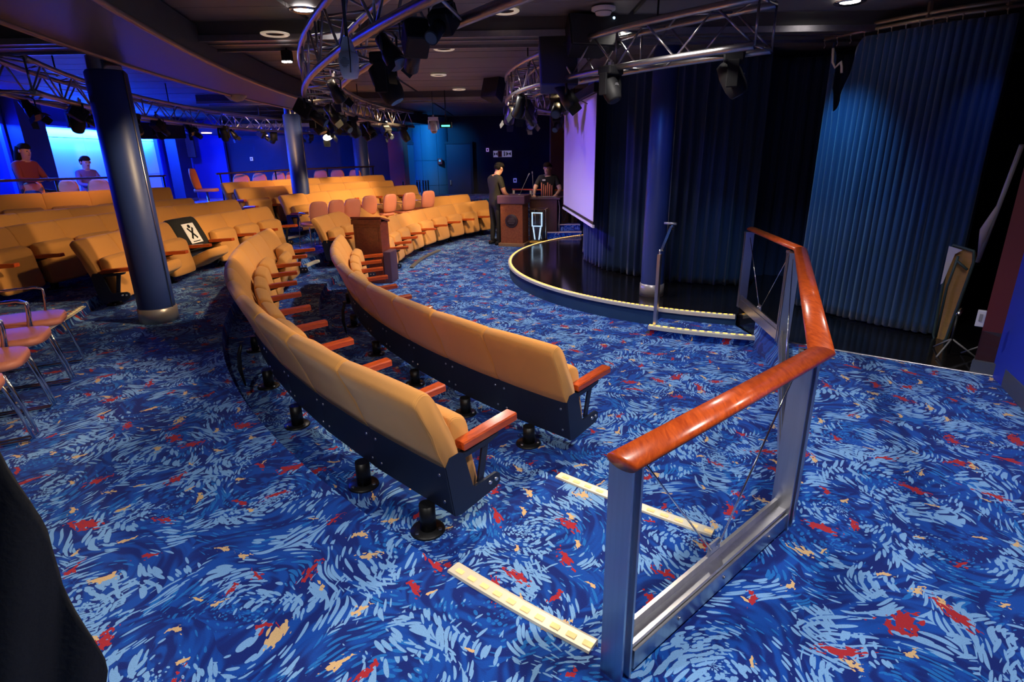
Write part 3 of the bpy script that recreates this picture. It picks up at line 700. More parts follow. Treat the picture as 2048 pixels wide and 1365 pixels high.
# ================================================================== BALUSTRADE
def rail_thing():
    P = [V((.325, 1.44, 0)), V((1.26, 2.245, 0)), V((2.40, 4.76, 0)), V((2.525, 6.03, 0))]
    t = thing('balustrade', P[0], 'metal balustrade with thick red wooden handrail and crossing cables, right foreground', 'railing')
    O = P[0]; Hh = .84
    # oval hardwood handrail, mitred at the corners
    mb = MB(); rings = []
    ext = [P[0] - (P[1] - P[0]).normalized()*.07, P[1], P[2], P[3] + (P[3] - P[2]).normalized()*.05]
    for i, p in enumerate(ext):
        d0 = (ext[i] - ext[i - 1]).normalized() if i else (ext[1] - ext[0]).normalized()
        d1 = (ext[i + 1] - ext[i]).normalized() if i < 3 else d0
        n0 = V((-d0.y, d0.x, 0)); n1 = V((-d1.y, d1.x, 0)); nn = (n0 + n1).normalized(); k_ = 1/max(.5, nn.dot(n0))
        off = -.035
        rings.append([p - O + nn*(x + off)*k_ + V((0, 0, Hh + z)) for x, z in [(.052*cos(q), .024*sin(q)) for q in [2*pi*j/20 for j in range(20)]]])
    # split into straight pieces with crisp mitres
    for a, b in zip(rings, rings[1:]): mb.loft([a, b], cap=True)
    mb.build('handrail', ARM, t)
    def post(p, d, top=Hh - .02):
        n = V((-d.y, d.x, 0)); ang = atan2(d.y, d.x); m_ = MB(); c = p - O
        for s in (-1, 1): m_.box(c + d*s*.022 + V((0, 0, top/2)), (.010, .085, top), rz=ang)
        m_.box(c + V((0, 0, top/2)), (.038, .05, top), rz=ang)
        m_.box(c + V((0, 0, top - .01)), (.07, .09, .02), rz=ang); o = m_.build('post', ALU, t)
        for h in (.12, .45, .78):
            pass
        return o
    ds = [(P[1] - P[0]).normalized(), (P[2] - P[1]).normalized(), (P[3] - P[2]).normalized()]
    post(P[0], ds[0]); 
    post(P[1] - ds[0]*.05, ds[0]); post(P[1] + ds[1]*.05, ds[1]); post(P[2] - ds[1]*.05, ds[1]); post(P[2] + ds[2]*.05, ds[2]); post(P[3], ds[2])
    for i in range(3):
        a, b, d = P[i] - O, P[i + 1] - O, ds[i]; ang = atan2(d.y, d.x); L_ = (b - a).length; mid = (a + b)/2; n = V((-d.y, d.x, 0))
        m_ = MB()
        m_.box(mid + V((0, 0, .10)), (L_ - .1, .05, .016), rz=ang); m_.box(mid + n*.03 + V((0, 0, .055)), (L_ - .1, .012, .09), rz=ang)
        m_.box(mid - n*.03 + V((0, 0, .05)), (L_ - .1, .012, .075), rz=ang); m_.box(mid + V((0, 0, .02)), (L_ - .1, .06, .012), rz=ang)
        m_.box(mid + n*.022 + V((0, 0, .125)), (L_ - .1, .014, .035), rz=ang)
        for q in (.25, .5, .8): m_.tube([a.lerp(b, q) - n*.036 + V((0, 0, .055)), a.lerp(b, q) - n*.041 + V((0, 0, .055))], .008, 8)
        m_.build('bottom_rail', ALU, t)
        c = MB(); kpt = mid + V((0, 0, .17)) + n*.015
        c.tube([a + d*.09 + n*.015 + V((0, 0, .77)), kpt - d*.03], .004, 6); c.tube([b - d*.09 + n*.015 + V((0, 0, .77)), kpt + d*.03], .004, 6)
        c.build('tension_cable', STEEL, t)
        bk_ = MB().prism([(-.05, 0), (.05, 0), (.035, .075), (-.035, .075)], -.004, .004, M=Matrix.Translation(mid + V((0, 0, .12)) + n*.02) @ Matrix.Rotation(ang, 4, 'Z') @ Matrix.Rotation(pi/2, 4, 'X'))
        for s in (-1, 1): bk_.tube([mid + V((0, 0, .165)) + d*s*.025 + n*.012, mid + V((0, 0, .165)) + d*s*.025 + n*.034], .009, 8)
        bk_.build('cable_bracket', ALU, t)
rail_thing()
# slim post with angled arm at the foot of the stage step
p = at(1309, 668, T2); t = thing('handrail_post', p, 'slim steel post with cranked arm at the left end of the stage step', 'railing', radians(-35))
MB().box((0, 0, .005), (.20, .09, .01)).build('base_plate', ALU, t)
bevel(MB().box((0, 0, .45), (.035, .06, .90)).build('post', ALU, t), .003)
mb = MB().tube([(0, 0, .88), (0, 0, .95)], .012, 8)
mb.box((0.02, .12, 1.05), (.03, .33, .022), M=Matrix.Rotation(radians(42), 3, 'X')); mb.build('cranked_arm', STEEL, t)
MB().tube([(.02, .26, 1.17), (.02, .30, 1.13), (.02, .32, 1.15)], .010, 8).tube([(-.06, .24, 1.2), (.08, .24, 1.2)], .014, 8).build('arm_hook', ALU, t)

# ================================================================== CURTAINS AND SCREEN
def curtain(name, pts, z0, z1, amp, pitch, m, label, seed=0, gather=None, sag=None):
    rnd = random.Random(seed); P = [V((x, y, 0)) for x, y in pts]
    L_ = [0]
    for a, b in zip(P, P[1:]): L_.append(L_[-1] + (b - a).length)
    n = int(L_[-1]/pitch*10); vs, fs = [], []; rows = 26
    ph = [rnd.uniform(-.6, .6) for _ in range(400)]; am = [rnd.uniform(.5, 1.25) for _ in range(400)]
    for r in range(rows + 1):
        v = r/rows
        for i in range(n + 1):
            s = L_[-1]*i/n; k_ = 0
            while k_ < len(P) - 2 and s > L_[k_ + 1]: k_ += 1
            q = (s - L_[k_])/(L_[k_ + 1] - L_[k_]); p = P[k_].lerp(P[k_ + 1], q); d = (P[k_ + 1] - P[k_]).normalized(); nn = V((-d.y, d.x, 0))
            j = s/pitch; kk = int(j); f = j - kk; a = am[kk]*(1 - f) + am[kk + 1]*f; p0 = ph[kk]*(1 - f) + ph[kk + 1]*f
            wv = sin(2*pi*j + p0*1.5 + .5*sin(3*v + kk)) + .35*sin(4*pi*j + p0 + v*2)
            x = p + nn*amp*a*wv*(.55 + .45*(1 - v)) + d*amp*.4*a*cos(2*pi*j)
            z = z0 + (z1 - z0)*v
            if v == 0: z += .006*sin(j*5)
            if sag: x, z = sag(s, v, x, z, d, nn, L_[-1])
            vs.append((x.x, x.y, z))
    for r in range(rows):
        for i in range(n): fs.append((r*(n + 1) + i, r*(n + 1) + i + 1, (r + 1)*(n + 1) + i + 1, (r + 1)*(n + 1) + i))
    mb = MB(); mb.add(vs, fs, 0, True)
    t = thing(name, (P[0].x, P[0].y, z0), label, 'curtain')
    o = mb.build('cloth', m, t, Matrix.Translation((-P[0].x, -P[0].y, -z0)))
    sd = o.modifiers.new('thickness', 'SOLIDIFY'); sd.thickness = .008
    return t
def fallen(s, v, x, z, d, nn, L_):
    # the first hooks have come off: the leading edge hangs in a loop
    k = max(0, 1 - abs(s - .17)/.15); k = k*k*(3 - 2*k)
    if v > .72: z -= .62*k*((v - .72)/.28)
    x = x + nn*(-.05*k*v) - d*.0
    return x, z
ca, cb = at(1608, 628, 0), at(1874, 678, 0)
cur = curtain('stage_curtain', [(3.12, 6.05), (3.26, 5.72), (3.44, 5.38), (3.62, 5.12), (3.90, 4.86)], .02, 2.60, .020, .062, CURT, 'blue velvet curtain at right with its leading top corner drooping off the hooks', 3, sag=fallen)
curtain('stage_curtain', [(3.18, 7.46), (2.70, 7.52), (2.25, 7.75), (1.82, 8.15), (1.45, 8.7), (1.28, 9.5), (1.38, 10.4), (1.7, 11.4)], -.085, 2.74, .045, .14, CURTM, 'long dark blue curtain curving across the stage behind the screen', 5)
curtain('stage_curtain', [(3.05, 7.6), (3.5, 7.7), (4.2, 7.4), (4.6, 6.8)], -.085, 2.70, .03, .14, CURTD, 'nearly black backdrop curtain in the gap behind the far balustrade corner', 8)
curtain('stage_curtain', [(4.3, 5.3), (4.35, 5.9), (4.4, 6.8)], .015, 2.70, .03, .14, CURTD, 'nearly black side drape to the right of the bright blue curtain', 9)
tr_ = thing('curtain_track', (3.12, 6.05, 2.64), 'brass coloured curtain track with hooks above the drooping curtain', 'curtain track')
O = V((3.12, 6.05, 2.64)); path = [(3.08, 6.12), (3.26, 5.72), (3.44, 5.38), (3.62, 5.12), (3.95, 4.82)]
BRASS = mat('aged_brass', (.34, .27, .18), .4, .8)
for dz in (.0, .045): MB().tube([V((x, y, 2.65 + dz)) - O for x, y in path], .012, 6, ry=.018).build('rail', BRASS, tr_)
for i in range(14):
    q = i/13*3.999; k_ = int(q); a = V((*path[k_], 2.64)).lerp(V((*path[k_ + 1], 2.64)), q - k_) - O
    MB().tube([a + V((0, 0, .0)), a + V((0, 0, -.03)), a + V((.012, 0, -.05)), a + V((0, 0, -.075))], .005, 6).sphere(a + V((0, 0, .0)), .014, 5).build('hook', BRASS, tr_)
for q in ((3.14, 6.0), (3.5, 5.3), (3.85, 4.92)): MB().box(V((q[0], q[1], 2.72)) - O, (.03, .03, .12)).build('hanger', BRASS, tr_)
# pale loop of cable hooked in the drooping corner
mb = MB().tube([(0, 0, .12), (.01, -.01, 0), (.03, -.03, -.05), (.05, -.05, -.02), (.06, -.06, .0), (.07, -.07, -.05), (.075, -.075, -.1)], .011, 8)
o = mb.build('cable_loop', mat('pale_cable', (.62, .5, .4), .5)); o.location = aty(1662, 125, 5.88); tag(o, 'pale cable loop hooked into the drooping curtain corner', 'cable')

sct = thing('projection_screen', (1.07, 8.4, .55), 'tall white projection screen glowing violet in front of the curtain', 'screen')
a, b = at(1187, 455, .62), None
bb = V((1.045, 11.3, 0)); aa = V((1.205, 8.35, 0)); d = bb - aa; ang = atan2(d.y, d.x); mid = (aa + bb)/2 - V((1.07, 8.4, 0))
MB().box(mid + V((0, 0, .99)), (d.length, .006, 1.72), rz=ang).build('screen_cloth', SCREEN, sct)
MB().box(mid + V((0, 0, .11)), (d.length, .007, .045), rz=ang).build('black_border', BLACK, sct)
MB().box(mid + V((0, 0, .065)), (d.length + .06, .03, .04), rz=ang).build('bottom_bar', WHITEP, sct)
MB().box(mid + V((0, 0, 1.92)), (d.length + .1, .10, .12), rz=ang).build('roller_case', BLACK, sct)

# ================================================================== LECTERNS
def gz(px, py, z): return at(px, py, z)
p = gz(738, 580, T2); t = thing('lectern', (-2.22, 9.18, T2), 'mahogany lectern standing alone on the carpet by the curved rows', 'lectern', radians(-8))
MB().box((0, 0, .50), (.44, .36, .92)).build('body', MAHOG, t)
bevel(MB().box((0, 0, .03), (.48, .40, .06)).build('base', MAHOG, t), .008)
mb = MB(); mb.box((0, 0, .99), (.49, .42, .03), M=Matrix.Rotation(radians(-12), 3, 'X')); mb.box((0, -.19, .97), (.49, .02, .08)); bevel(mb.build('sloping_top', MAHOG, t), .005)
MB().box((0, -.185, .50), (.36, .015, .76)).build('front_panel', MAHOG, t)
mb = MB().box((.285, -.02, .25), (.12, .32, .50)); bevel(mb.build('side_shelf', PLUM, t), .01)
# podium in front of the standing person
p = gz(1030, 490, T2); t = thing('podium', (p.x, p.y, T2), 'brown wooden podium with plum top and round dark emblem', 'podium', radians(-18))
MB().box((0, 0, .50), (.50, .45, .86)).build('body', MAHOG2, t)
bevel(MB().box((0, 0, .035), (.60, .55, .07)).build('base', mat('light_wood_base', (.30, .17, .09), .5), t), .01)
mb = MB().box((0, 0, 1.0), (.62, .55, .18)); bevel(mb.build('top', PLUM, t), .02)
e = MB().lathe((0, -.228, .55), [(0, .012), (.14, .012), (.145, .006), (.145, 0)], 32, M=Matrix.Rotation(radians(90), 3, 'X')).build('emblem', mat('dark_emblem', (.03, .012, .02), .5), t)
lt = MB()
for k, wd in ((.045, .10), (.015, .16), (-.015, .17), (-.05, .12)): lt.box((0, -.243, .55 + k), (wd, .003, .012))
lt.tube([(.125*cos(q), -.243, .55 + .125*sin(q)) for q in [2*pi*j/28 for j in range(28)]], .003, 6, closed=True); lt.build('emblem_print', mat('emblem_grey', (.12, .10, .12), .6), e)
# desk with acrylic stand beside it
p2 = gz(1082, 490, T2); t = thing('equipment_desk', (p2.x + .10, p2.y + .28, T2), 'dark wooden desk right of the podium, cable hanging down its side', 'desk', radians(-18))
MB().box((.02, 0, .50), (.62, .45, .98)).build('body', mat('dark_walnut', (.05, .018, .010), .35, noise=(4, .3, (6, 1, 1))), t)
bevel(MB().box((.04, 0, 1.0), (.74, .55, .04)).build('top', mat('dark_top', (.06, .03, .04), .4), t), .008)
MB().tube([(-.1, -.2, 1.03), (.15, -.22, 1.04), (.3, -.2, 1.03), (.36, -.2, .98), (.39, -.22, .8), (.38, -.22, .45), (.40, -.24, .05)], .009, 6).build('cable', GREYP, t)
p3 = gz(1073, 484, T2); t = thing('acrylic_lectern', (p2.x - .10, p2.y - .22, T2), 'clear acrylic stand with waisted shape glowing in front of the dark desk', 'lectern', radians(-18))
M = Matrix.Rotation(pi/2, 4, 'X')
MB().prism([(-.13, .72), (.13, .72), (.12, .45), (.05, .36), (.12, .1), (.15, .02), (-.15, .02), (-.12, .1), (-.05, .36), (-.12, .45)], -.012, .012, M=M).build('front_panel', GLASS, t)
mb = MB()
for s in (-1, 1): mb.box((s*.13, .12, .40), (.02, .22, .78)); mb.box((s*.055, .02, .60), (.03, .02, .2))
mb.box((0, .12, .80), (.34, .3, .02)); mb.build('side_panels', GLASS, t)
MB().box((-.105, .0, .58), (.022, .02, .30)).box((.105, .0, .58), (.022, .02, .30)).box((0, 0, .44), (.2, .02, .02)).box((0, 0, .72), (.24, .02, .02)).add([(-.10, 0, .42), (-.07, 0, .42), (-.03, 0, .15), (-.06, 0, .15)], [(0, 1, 2, 3)]).add([(.10, 0, .42), (.07, 0, .42), (.03, 0, .15), (.06, 0, .15)], [(0, 1, 2, 3)]).build('lit_edges', mat('lit_acrylic_edge', (.7, .85, .95), .2, emit=(.55, .8, 1), estr=.8), t)  # emissive bars stand in for light caught in the clear edges
MB().box((0, .05, .10), (.30, .2, .03)).build('base', mat('amber_base', (.7, .4, .05), .3), t)
for k in range(6):
    q = gz(1066 + k*3.4, 401, T2 + 1.02); o = MB().tube([(0, 0, 0), (0, 0, .30 - .03*(k % 3))], .013, 8).sphere((0, 0, .30 - .03*(k % 3)), .014, 5).build('candle_stick', mat('coral_%d' % k, (.65, .22, .12), .5)); o.location = (p2.x + .02 + k*.045, p2.y + .15 + .015*(k % 2), T2 + 1.02)
    tag(o, 'thin coral stick in the bunch on the dark desk, %s from the left' % 'first second third fourth fifth sixth'.split()[k], 'stick', 'coral sticks on the desk')
for px, py, h, lab in ((1040, 398, .38, 'thin pale microphone on a slanting stem above the podium'), (1056, 400, .42, 'upright microphone stem between the two standing people')):
    q = V((p.x + (.12 if px == 1040 else .42), p.y + .05, T2 + 1.09)); lean = .18 if px == 1040 else -.02
    mb = MB().tube([(0, 0, 0), (lean*.5, 0, h*.5), (lean, 0, h)], .007, 6).tube([(lean, 0, h), (lean*1.2, 0, h + .06)], .014, 8).lathe((0, 0, 0), [(.04, 0), (.04, .01), (0, .012)], 12)
    o = mb.build('microphone', GREYP); o.location = q; tag(o, lab, 'microphone')

# ================================================================== PEOPLE
def person(loc, rz, label, J, top_m, leg_m, skin_m, hair_m, hair='short', scale=1, sleeves='short', shoes=True):
    """J: joint name -> (x, y, z) in metres for a figure 1.78 m tall; one skinned body, hair and shoes as parts"""
    t = thing('person', loc, label, 'person', rz)
    chains = [('pelvis', 'waist', 'chest', 'neck', 'chin', 'head', 'crown'), ('chest', 'shoulderL', 'elbowL', 'wristL', 'palmL'), ('chest', 'shoulderR', 'elbowR', 'wristR', 'palmR'),
              ('pelvis', 'hipL', 'kneeL', 'ankleL', 'toeL'), ('pelvis', 'hipR', 'kneeR', 'ankleR', 'toeR')]
    rad = dict(pelvis=(.145, .11), waist=(.135, .10), chest=(.155, .11), neck=.058, chin=(.066, .075), head=(.078, .095), crown=(.055, .065), shoulder=.068, elbow=.043, wrist=.028, palm=(.040, .02), hip=.092, knee=.062, ankle=.045, toe=(.045, .03))
    names = []; edges = []
    for c in chains:
        for n in c:
            if n not in names: names.append(n)
        edges += list(zip(c, c[1:]))
    vs = [V(J[n])*scale for n in names]; rr = []
    for n in names:
        r = rad[n] if n in rad else rad[n[:-1]]; rr.append(r if isinstance(r, tuple) else (r, r))
    ed = [(names.index(a), names.index(b)) for a, b in edges]
    for s in 'LR':                                          # five fingers from each palm
        p0, w0 = V(J['palm' + s]), V(J['wrist' + s]); d = (p0 - w0).normalized(); sd = d.cross(V((0, 0, 1)));
        if sd.length < .3: sd = V((0, 1, 0))
        sd.normalize(); dn = V((0, 0, -1)); base = names.index('palm' + s)
        for k, (o_, L_) in enumerate(((-.030, .065), (-.010, .078), (.010, .082), (.030, .070), (-.045, .045))):
            a = p0 + sd*o_ + d*(.012 if k < 4 else -.03); b_ = a + d*L_*.55 + dn*.006; c_ = b_ + d*L_*.45 + dn*.018
            i = len(vs); vs += [a*scale, b_*scale, c_*scale]; rr += [(.0095, .0095), (.0085, .0085), (.007, .007)]; ed += [(base, i), (i, i + 1), (i + 1, i + 2)]
    me = bpy.data.meshes.new('body'); me.from_pydata([tuple(v) for v in vs], ed, []); o = bpy.data.objects.new('body', me); COL.objects.link(o)
    o.modifiers.new('skin', 'SKIN'); o.modifiers.new('sub', 'SUBSURF').levels = 2
    if not me.skin_vertices:
        bm = bmesh.new(); bm.from_mesh(me); bm.verts.layers.skin.verify(); bm.to_mesh(me); bm.free()
    for i, r in enumerate(rr): me.skin_vertices[0].data[i].radius = (r[0]*scale*1.15, r[1]*scale*1.15)
    me.skin_vertices[0].data[0].use_root = True
    bpy.context.view_layer.update(); dg = bpy.context.evaluated_depsgraph_get()
    nm = bpy.data.meshes.new_from_object(o.evaluated_get(dg)); o.modifiers.clear(); o.data = nm; o.parent = t
    for m_ in (skin_m, top_m, leg_m): nm.materials.append(m_)
    segs = [(V(J[a])*scale, V(J[b])*scale, a, b) for a, b in edges]
    rd = lambda n: (rad[n] if n in rad else rad[n[:-1]])
    for pl in nm.polygons:
        pl.use_smooth = True; c = pl.center; best = None
        for A, B, a, b in segs:
            ab = B - A; q = max(0, min(1, (c - A).dot(ab)/ab.length_squared)); dd = (c - A - ab*q).length; ra = rd(a); rb = rd(b); ra = ra[0] if isinstance(ra, tuple) else ra; rb = rb[0] if isinstance(rb, tuple) else rb; dd -= ra*(1 - q) + rb*q
            if best is None or dd < best[0]: best = (dd, a, b, q)
        _, a, b, q = best
        mi = 0
        if b in ('waist', 'chest') or b.startswith('shoulder') or (b == 'neck' and q < .75): mi = 1
        elif b.startswith('elbow'): mi = 1 if (sleeves == 'long' or q < .62) else 0
        elif b.startswith('wrist'): mi = 1 if sleeves == 'long' and q < .9 else 0
        elif b.startswith(('hip', 'knee', 'ankle', 'toe')): mi = 2
        pl.material_index = mi
    H_ = V(J['head'])*scale; f = V(J['face'])*scale; f = f.normalized(); sdv = f.cross(V((0, 0, 1))).normalized()
    R3 = Matrix((sdv, f, sdv.cross(f))).transposed()
    MB().sphere(H_ + R3 @ V((0, .100, -.005)), (.012, .014, .018), 6).build('nose', skin_m, t)
    for s in (-1, 1):
        MB().sphere(H_ + R3 @ V((s*.088, 0, 0)), (.012, .02, .03), 6).build('ear', skin_m, t)
        MB().sphere(H_ + R3 @ V((s*.032, .090, .018)), .009, 5).build('eye', CLOTH, t)
    MB().box(H_ + R3 @ V((0, .095, -.045)), (.04, .008, .006), M=R3).build('mouth', CLOTHR, t)
    hm = MB(); rings = []
    for i in range(7):
        ph = pi*.50*i/6
        rings.append([H_ + R3 @ V((.093*cos(ph)*cos(q), -.012 + .112*cos(ph)*sin(q), .028 + (0 if sin(q) < .2 else .03)*cos(ph) + .10*sin(ph))) for q in [2*pi*k/18 for k in range(18)]])
    hm.loft(rings)
    if hair == 'long':
        rings = []
        for z, r in ((.06, .09), (-.02, .105), (-.12, .11), (-.25, .10), (-.34, .05)):
            rings.append([H_ + R3 @ V((r*1.15*cos(q), -.035 + r*.75*sin(q) - .02, z)) for q in [2*pi*k/16 for k in range(16)]])
        hm.loft(rings)
    else:
        rings = []
        for z, r in ((.04, .095), (-.01, .09), (-.055, .07)):
            rings.append([H_ + R3 @ V((r*cos(q), -.045 + r*.8*sin(q), z)) for q in [2*pi*k/16 for k in range(16)]])
        hm.loft(rings)
    if hair != 'none': hm.build('hair', hair_m, t)
    if shoes:
        for s in 'LR':
            a, b_ = V(J['ankle' + s])*scale, V(J['toe' + s])*scale; d = (b_ - a); d.z = 0; d.normalize(); n = V((-d.y, d.x, 0)); r2 = []
            for q, hw, hh in ((-.09, .03, .06), (-.06, .042, .085), (.02, .042, .09), (.10, .05, .06), (.17, .045, .04), (.19, .02, .02)):
                c = V((a.x, a.y, 0)) + d*q; r2.append([c + n*hw*cos(w_) + V((0, 0, max(0.0, (hh/2)*(1 + sin(w_))))) for w_ in [2*pi*k/10 for k in range(10)]])
            MB().loft(r2).build('shoe', BLACKP, t)
    return t
STAND = dict(pelvis=(0, 0, .95), waist=(0, .02, 1.10), chest=(0, .03, 1.33), neck=(0, .05, 1.50), chin=(0, .085, 1.57), head=(0, .10, 1.65), crown=(0, .09, 1.74), face=(0, 1, -.35),
             shoulderL=(-.19, .02, 1.42), elbowL=(-.25, .10, 1.15), wristL=(-.20, .30, 1.04), palmL=(-.18, .37, 1.03),
             shoulderR=(.19, .02, 1.42), elbowR=(.25, .08, 1.14), wristR=(.20, .27, 1.02), palmR=(.18, .34, 1.0),
             hipL=(-.10, 0, .90), kneeL=(-.11, .02, .50), ankleL=(-.11, -.02, .09), toeL=(-.12, .10, .04),
             hipR=(.10, 0, .90), kneeR=(.11, .03, .50), ankleR=(.12, .0, .09), toeR=(.13, .12, .04))
pm = gz(992, 489, T2)
# local +y is where the figure faces; x to its right is world after rotation
person((pm.x, pm.y, T2), radians(-55), 'person in olive black shirt and dark trousers leaning over the podium', {**STAND, 'head': (0, .13, 1.64), 'chin': (0, .12, 1.56), 'face': (0, 1, -.5)}, CLOTH2, CLOTH, SKIN, HAIR, scale=1.0)
p4 = gz(1098, 492, T2)
pp = person((p2.x + .20, p2.y + .78, T2), radians(170), 'person in black T-shirt with small white chest print, both hands on the dark desk',
       {**STAND, 'elbowL': (-.30, .12, 1.17), 'wristL': (-.22, .33, 1.06), 'palmL': (-.20, .40, 1.05), 'elbowR': (.30, .12, 1.18), 'wristR': (.28, .36, 1.06), 'palmR': (.28, .43, 1.05), 'face': (.25, 1, -.3)}, CLOTH, CLOTH, SKIN2, HAIRB, scale=.98)
MB().box((.075, .158, 1.36), (.07, .012, .035)).build('chest_print', SIGNW, pp)
SIT = dict(pelvis=(0, 0, .66), waist=(0, -.02, .80), chest=(0, -.01, 1.03), neck=(0, .02, 1.19), chin=(0, .05, 1.26), head=(0, .06, 1.34), crown=(0, .05, 1.43), face=(0, 1, -.25),
           shoulderL=(-.17, 0, 1.11), elbowL=(-.22, .10, .88), wristL=(-.10, .30, .86), palmL=(-.04, .35, .87), shoulderR=(.17, 0, 1.11), elbowR=(.22, .10, .88), wristR=(.10, .30, .86), palmR=(.05, .35, .87),
           hipL=(-.10, .05, .63), kneeL=(-.11, .45, .62), ankleL=(-.11, .42, .2), toeL=(-.11, .54, .15), hipR=(.10, .05, .63), kneeR=(.11, .45, .62), ankleR=(.11, .42, .2), toeR=(.11, .54, .15))
q = aty(42, 300, 10.2); person((q.x, q.y, q.z - 1.36), radians(-100), 'seated person with long dark hair in dark red, far left against the blue window', SIT, CLOTHR, CLOTH, SKIN, HAIR, 'long', sleeves='long', shoes=False)
PZ = q.z - 1.36
q2 = aty(168, 325, 12.2); person((q2.x, q2.y, q2.z - 1.34*.92), radians(-120), 'seated person seen small against the blue window, head above the bar rail', SIT, mat('mauve_cotton', (.25, .12, .22), .8), CLOTH, SKIN2, HAIRB, scale=.92, sleeves='long', shoes=False)

# ================================================================== CHAIRS
def salmon_chair(label, mseat=PINK):
    t = thing('salmon_chair', (0, 0, 0), label, 'chair')     # faces +y
    s = MB(); rings = []
    prof = [(-.24, .02), (-.235, .045), (-.15, .052), (0, .055), (.15, .052), (.235, .045), (.24, .02), (.22, 0), (0, -.012), (-.22, 0)]
    for y_, k in ((-.25, .55), (-.235, .8), (-.2, .93), (-.05, 1), (.1, 1), (.19, .93), (.24, .76), (.262, .5)):
        rings.append([V((x*k, y_, .44 + z*(.6 + .4*k))) for x, z in prof])
    s.loft(rings).build('seat', mseat, t)
    b = MB(); rings = []
    for z, k, yy in ((.50, .70, -.25), (.53, .88, -.27), (.62, .98, -.29), (.74, .98, -.315), (.82, .88, -.33), (.86, .70, -.337), (.875, .4, -.34)):
        rings.append([V((x*k, yy + yo + .25*x*x, z)) for x, yo in [(-.23, 0), (-.22, .02), (-.1, .026), (.1, .026), (.22, .02), (.23, 0), (.22, -.02), (.1, -.026), (-.1, -.026), (-.22, -.02)]])
    b.loft(rings).build('backrest', mseat, t)
    for sgn in (-1, 1):
        x = sgn*.245
        MB().tube([(x, -.25, .012), (x, .10, .012), (x, .25, .012), (x, .272, .03), (x*.97, .22, .30), (x*.95, .19, .425), (x*.9, .14, .43)], .011, 8).tube([(x, -.25, .012), (x, -.27, .03), (x*.97, -.25, .25), (x*.95, -.24, .43)], .011, 8).build('leg_frame', STEEL, t)
        MB().tube([(x*.95, .10, .44), (x*1.04, .12, .60), (x*1.05, .12, .655), (x*1.05, .07, .675), (x*1.02, -.10, .672), (x*.97, -.27, .665)], .010, 8).build('arm_tube', STEEL, t)
    MB().tube([(-.22, .1, .425), (.22, .1, .425)], .009, 8).tube([(-.24, -.27, .62), (.24, -.27, .62)], .009, 8).build('cross_tube', STEEL, t)
    return t
ch0 = None
fd = V((.9, .44, 0)).normalized(); rzc = atan2(fd.y, fd.x) - pi/2
labs = ['farthest of the salmon armchairs at the left edge, nearest the column', 'second salmon armchair counted from the column', 'third salmon armchair counted from the column', 'nearest salmon armchair, half out of the left picture edge']
for k in range(4):
    ff = V((-3.57, 4.37, 0)) + V((.235, -.48, 0))*k
    if ch0 is None: ch0 = salmon_chair(labs[0]); c_ = ch0
    else: c_ = dup(ch0, labs[k])
    c_['group'] = 'salmon chairs in a line at the left edge'
    c_.location = ff - fd*.26; c_.rotation_euler = (0, 0, rzc + (.03, -.02, .04, 0)[k])
pk = [(640, 405), (672, 402), (707, 399), (741, 393), (780, 390), (819, 387), (860, 383)]
nm_ = ['leftmost', 'second', 'third', 'fourth', 'fifth', 'sixth', 'rightmost']
for k, (px, py) in enumerate(pk):
    q = at(px, py, .86); c_ = dup(ch0, '%s of the seven small salmon chairs between the gold rows on the right' % nm_[k]); c_['group'] = 'salmon chairs between the far rows'
    fdir = V((-.75, .66, 0)).normalized(); c_.location = V((q.x, q.y, 0)) + fdir*.32; c_.rotation_euler = (0, 0, atan2(fdir.y, fdir.x) - pi/2 + random.uniform(-.1, .1)); c_.scale = (.80, .9, 1)
def bar_chair(label):
    t = thing('bar_chair', (0, 0, 0), label, 'chair')
    b = MB(); rings = []
    for z, k, yy in ((.68, .86, -.20), (.74, .98, -.22), (.90, 1, -.25), (1.02, .92, -.265), (1.09, .74, -.27), (1.12, .45, -.272)):
        rings.append([V((x*k, yy + yo + .9*x*x, z)) for x, yo in [(-.24, 0), (-.2, .022), (0, .026), (.2, .022), (.24, 0), (.2, -.02), (0, -.024), (-.2, -.02)]])
    b.loft(rings).build('backrest', ORANGE, t)
    s = MB(); rings = []
    for y_, k in ((-.22, .7), (-.18, .93), (0, 1), (.15, .92), (.22, .6)): rings.append([V((x*k, y_, .65 + z)) for x, z in [(-.23, 0), (-.21, .03), (0, .04), (.21, .03), (.23, 0), (.2, -.03), (0, -.035), (-.2, -.03)]])
    s.loft(rings).build('seat', PINK, t)
    MB().tube([(0, 0, .02), (0, 0, .62)], .025, 10).build('pedestal', STEEL, t)
    MB().lathe((0, 0, 0), [(0, .03), (.03, .03), (.2, .012), (.21, 0)], 20).build('foot_plate', STEEL, t)
    return t
bc0 = bar_chair('whole orange bar chair standing in the far left corner by the rear seats')
q = aty(413, 378, 13.2); zc = q.z - .68; bc0.location = (q.x, q.y, zc); bc0.rotation_euler = (0, 0, radians(-80)); bc0['group'] = 'orange bar chairs'
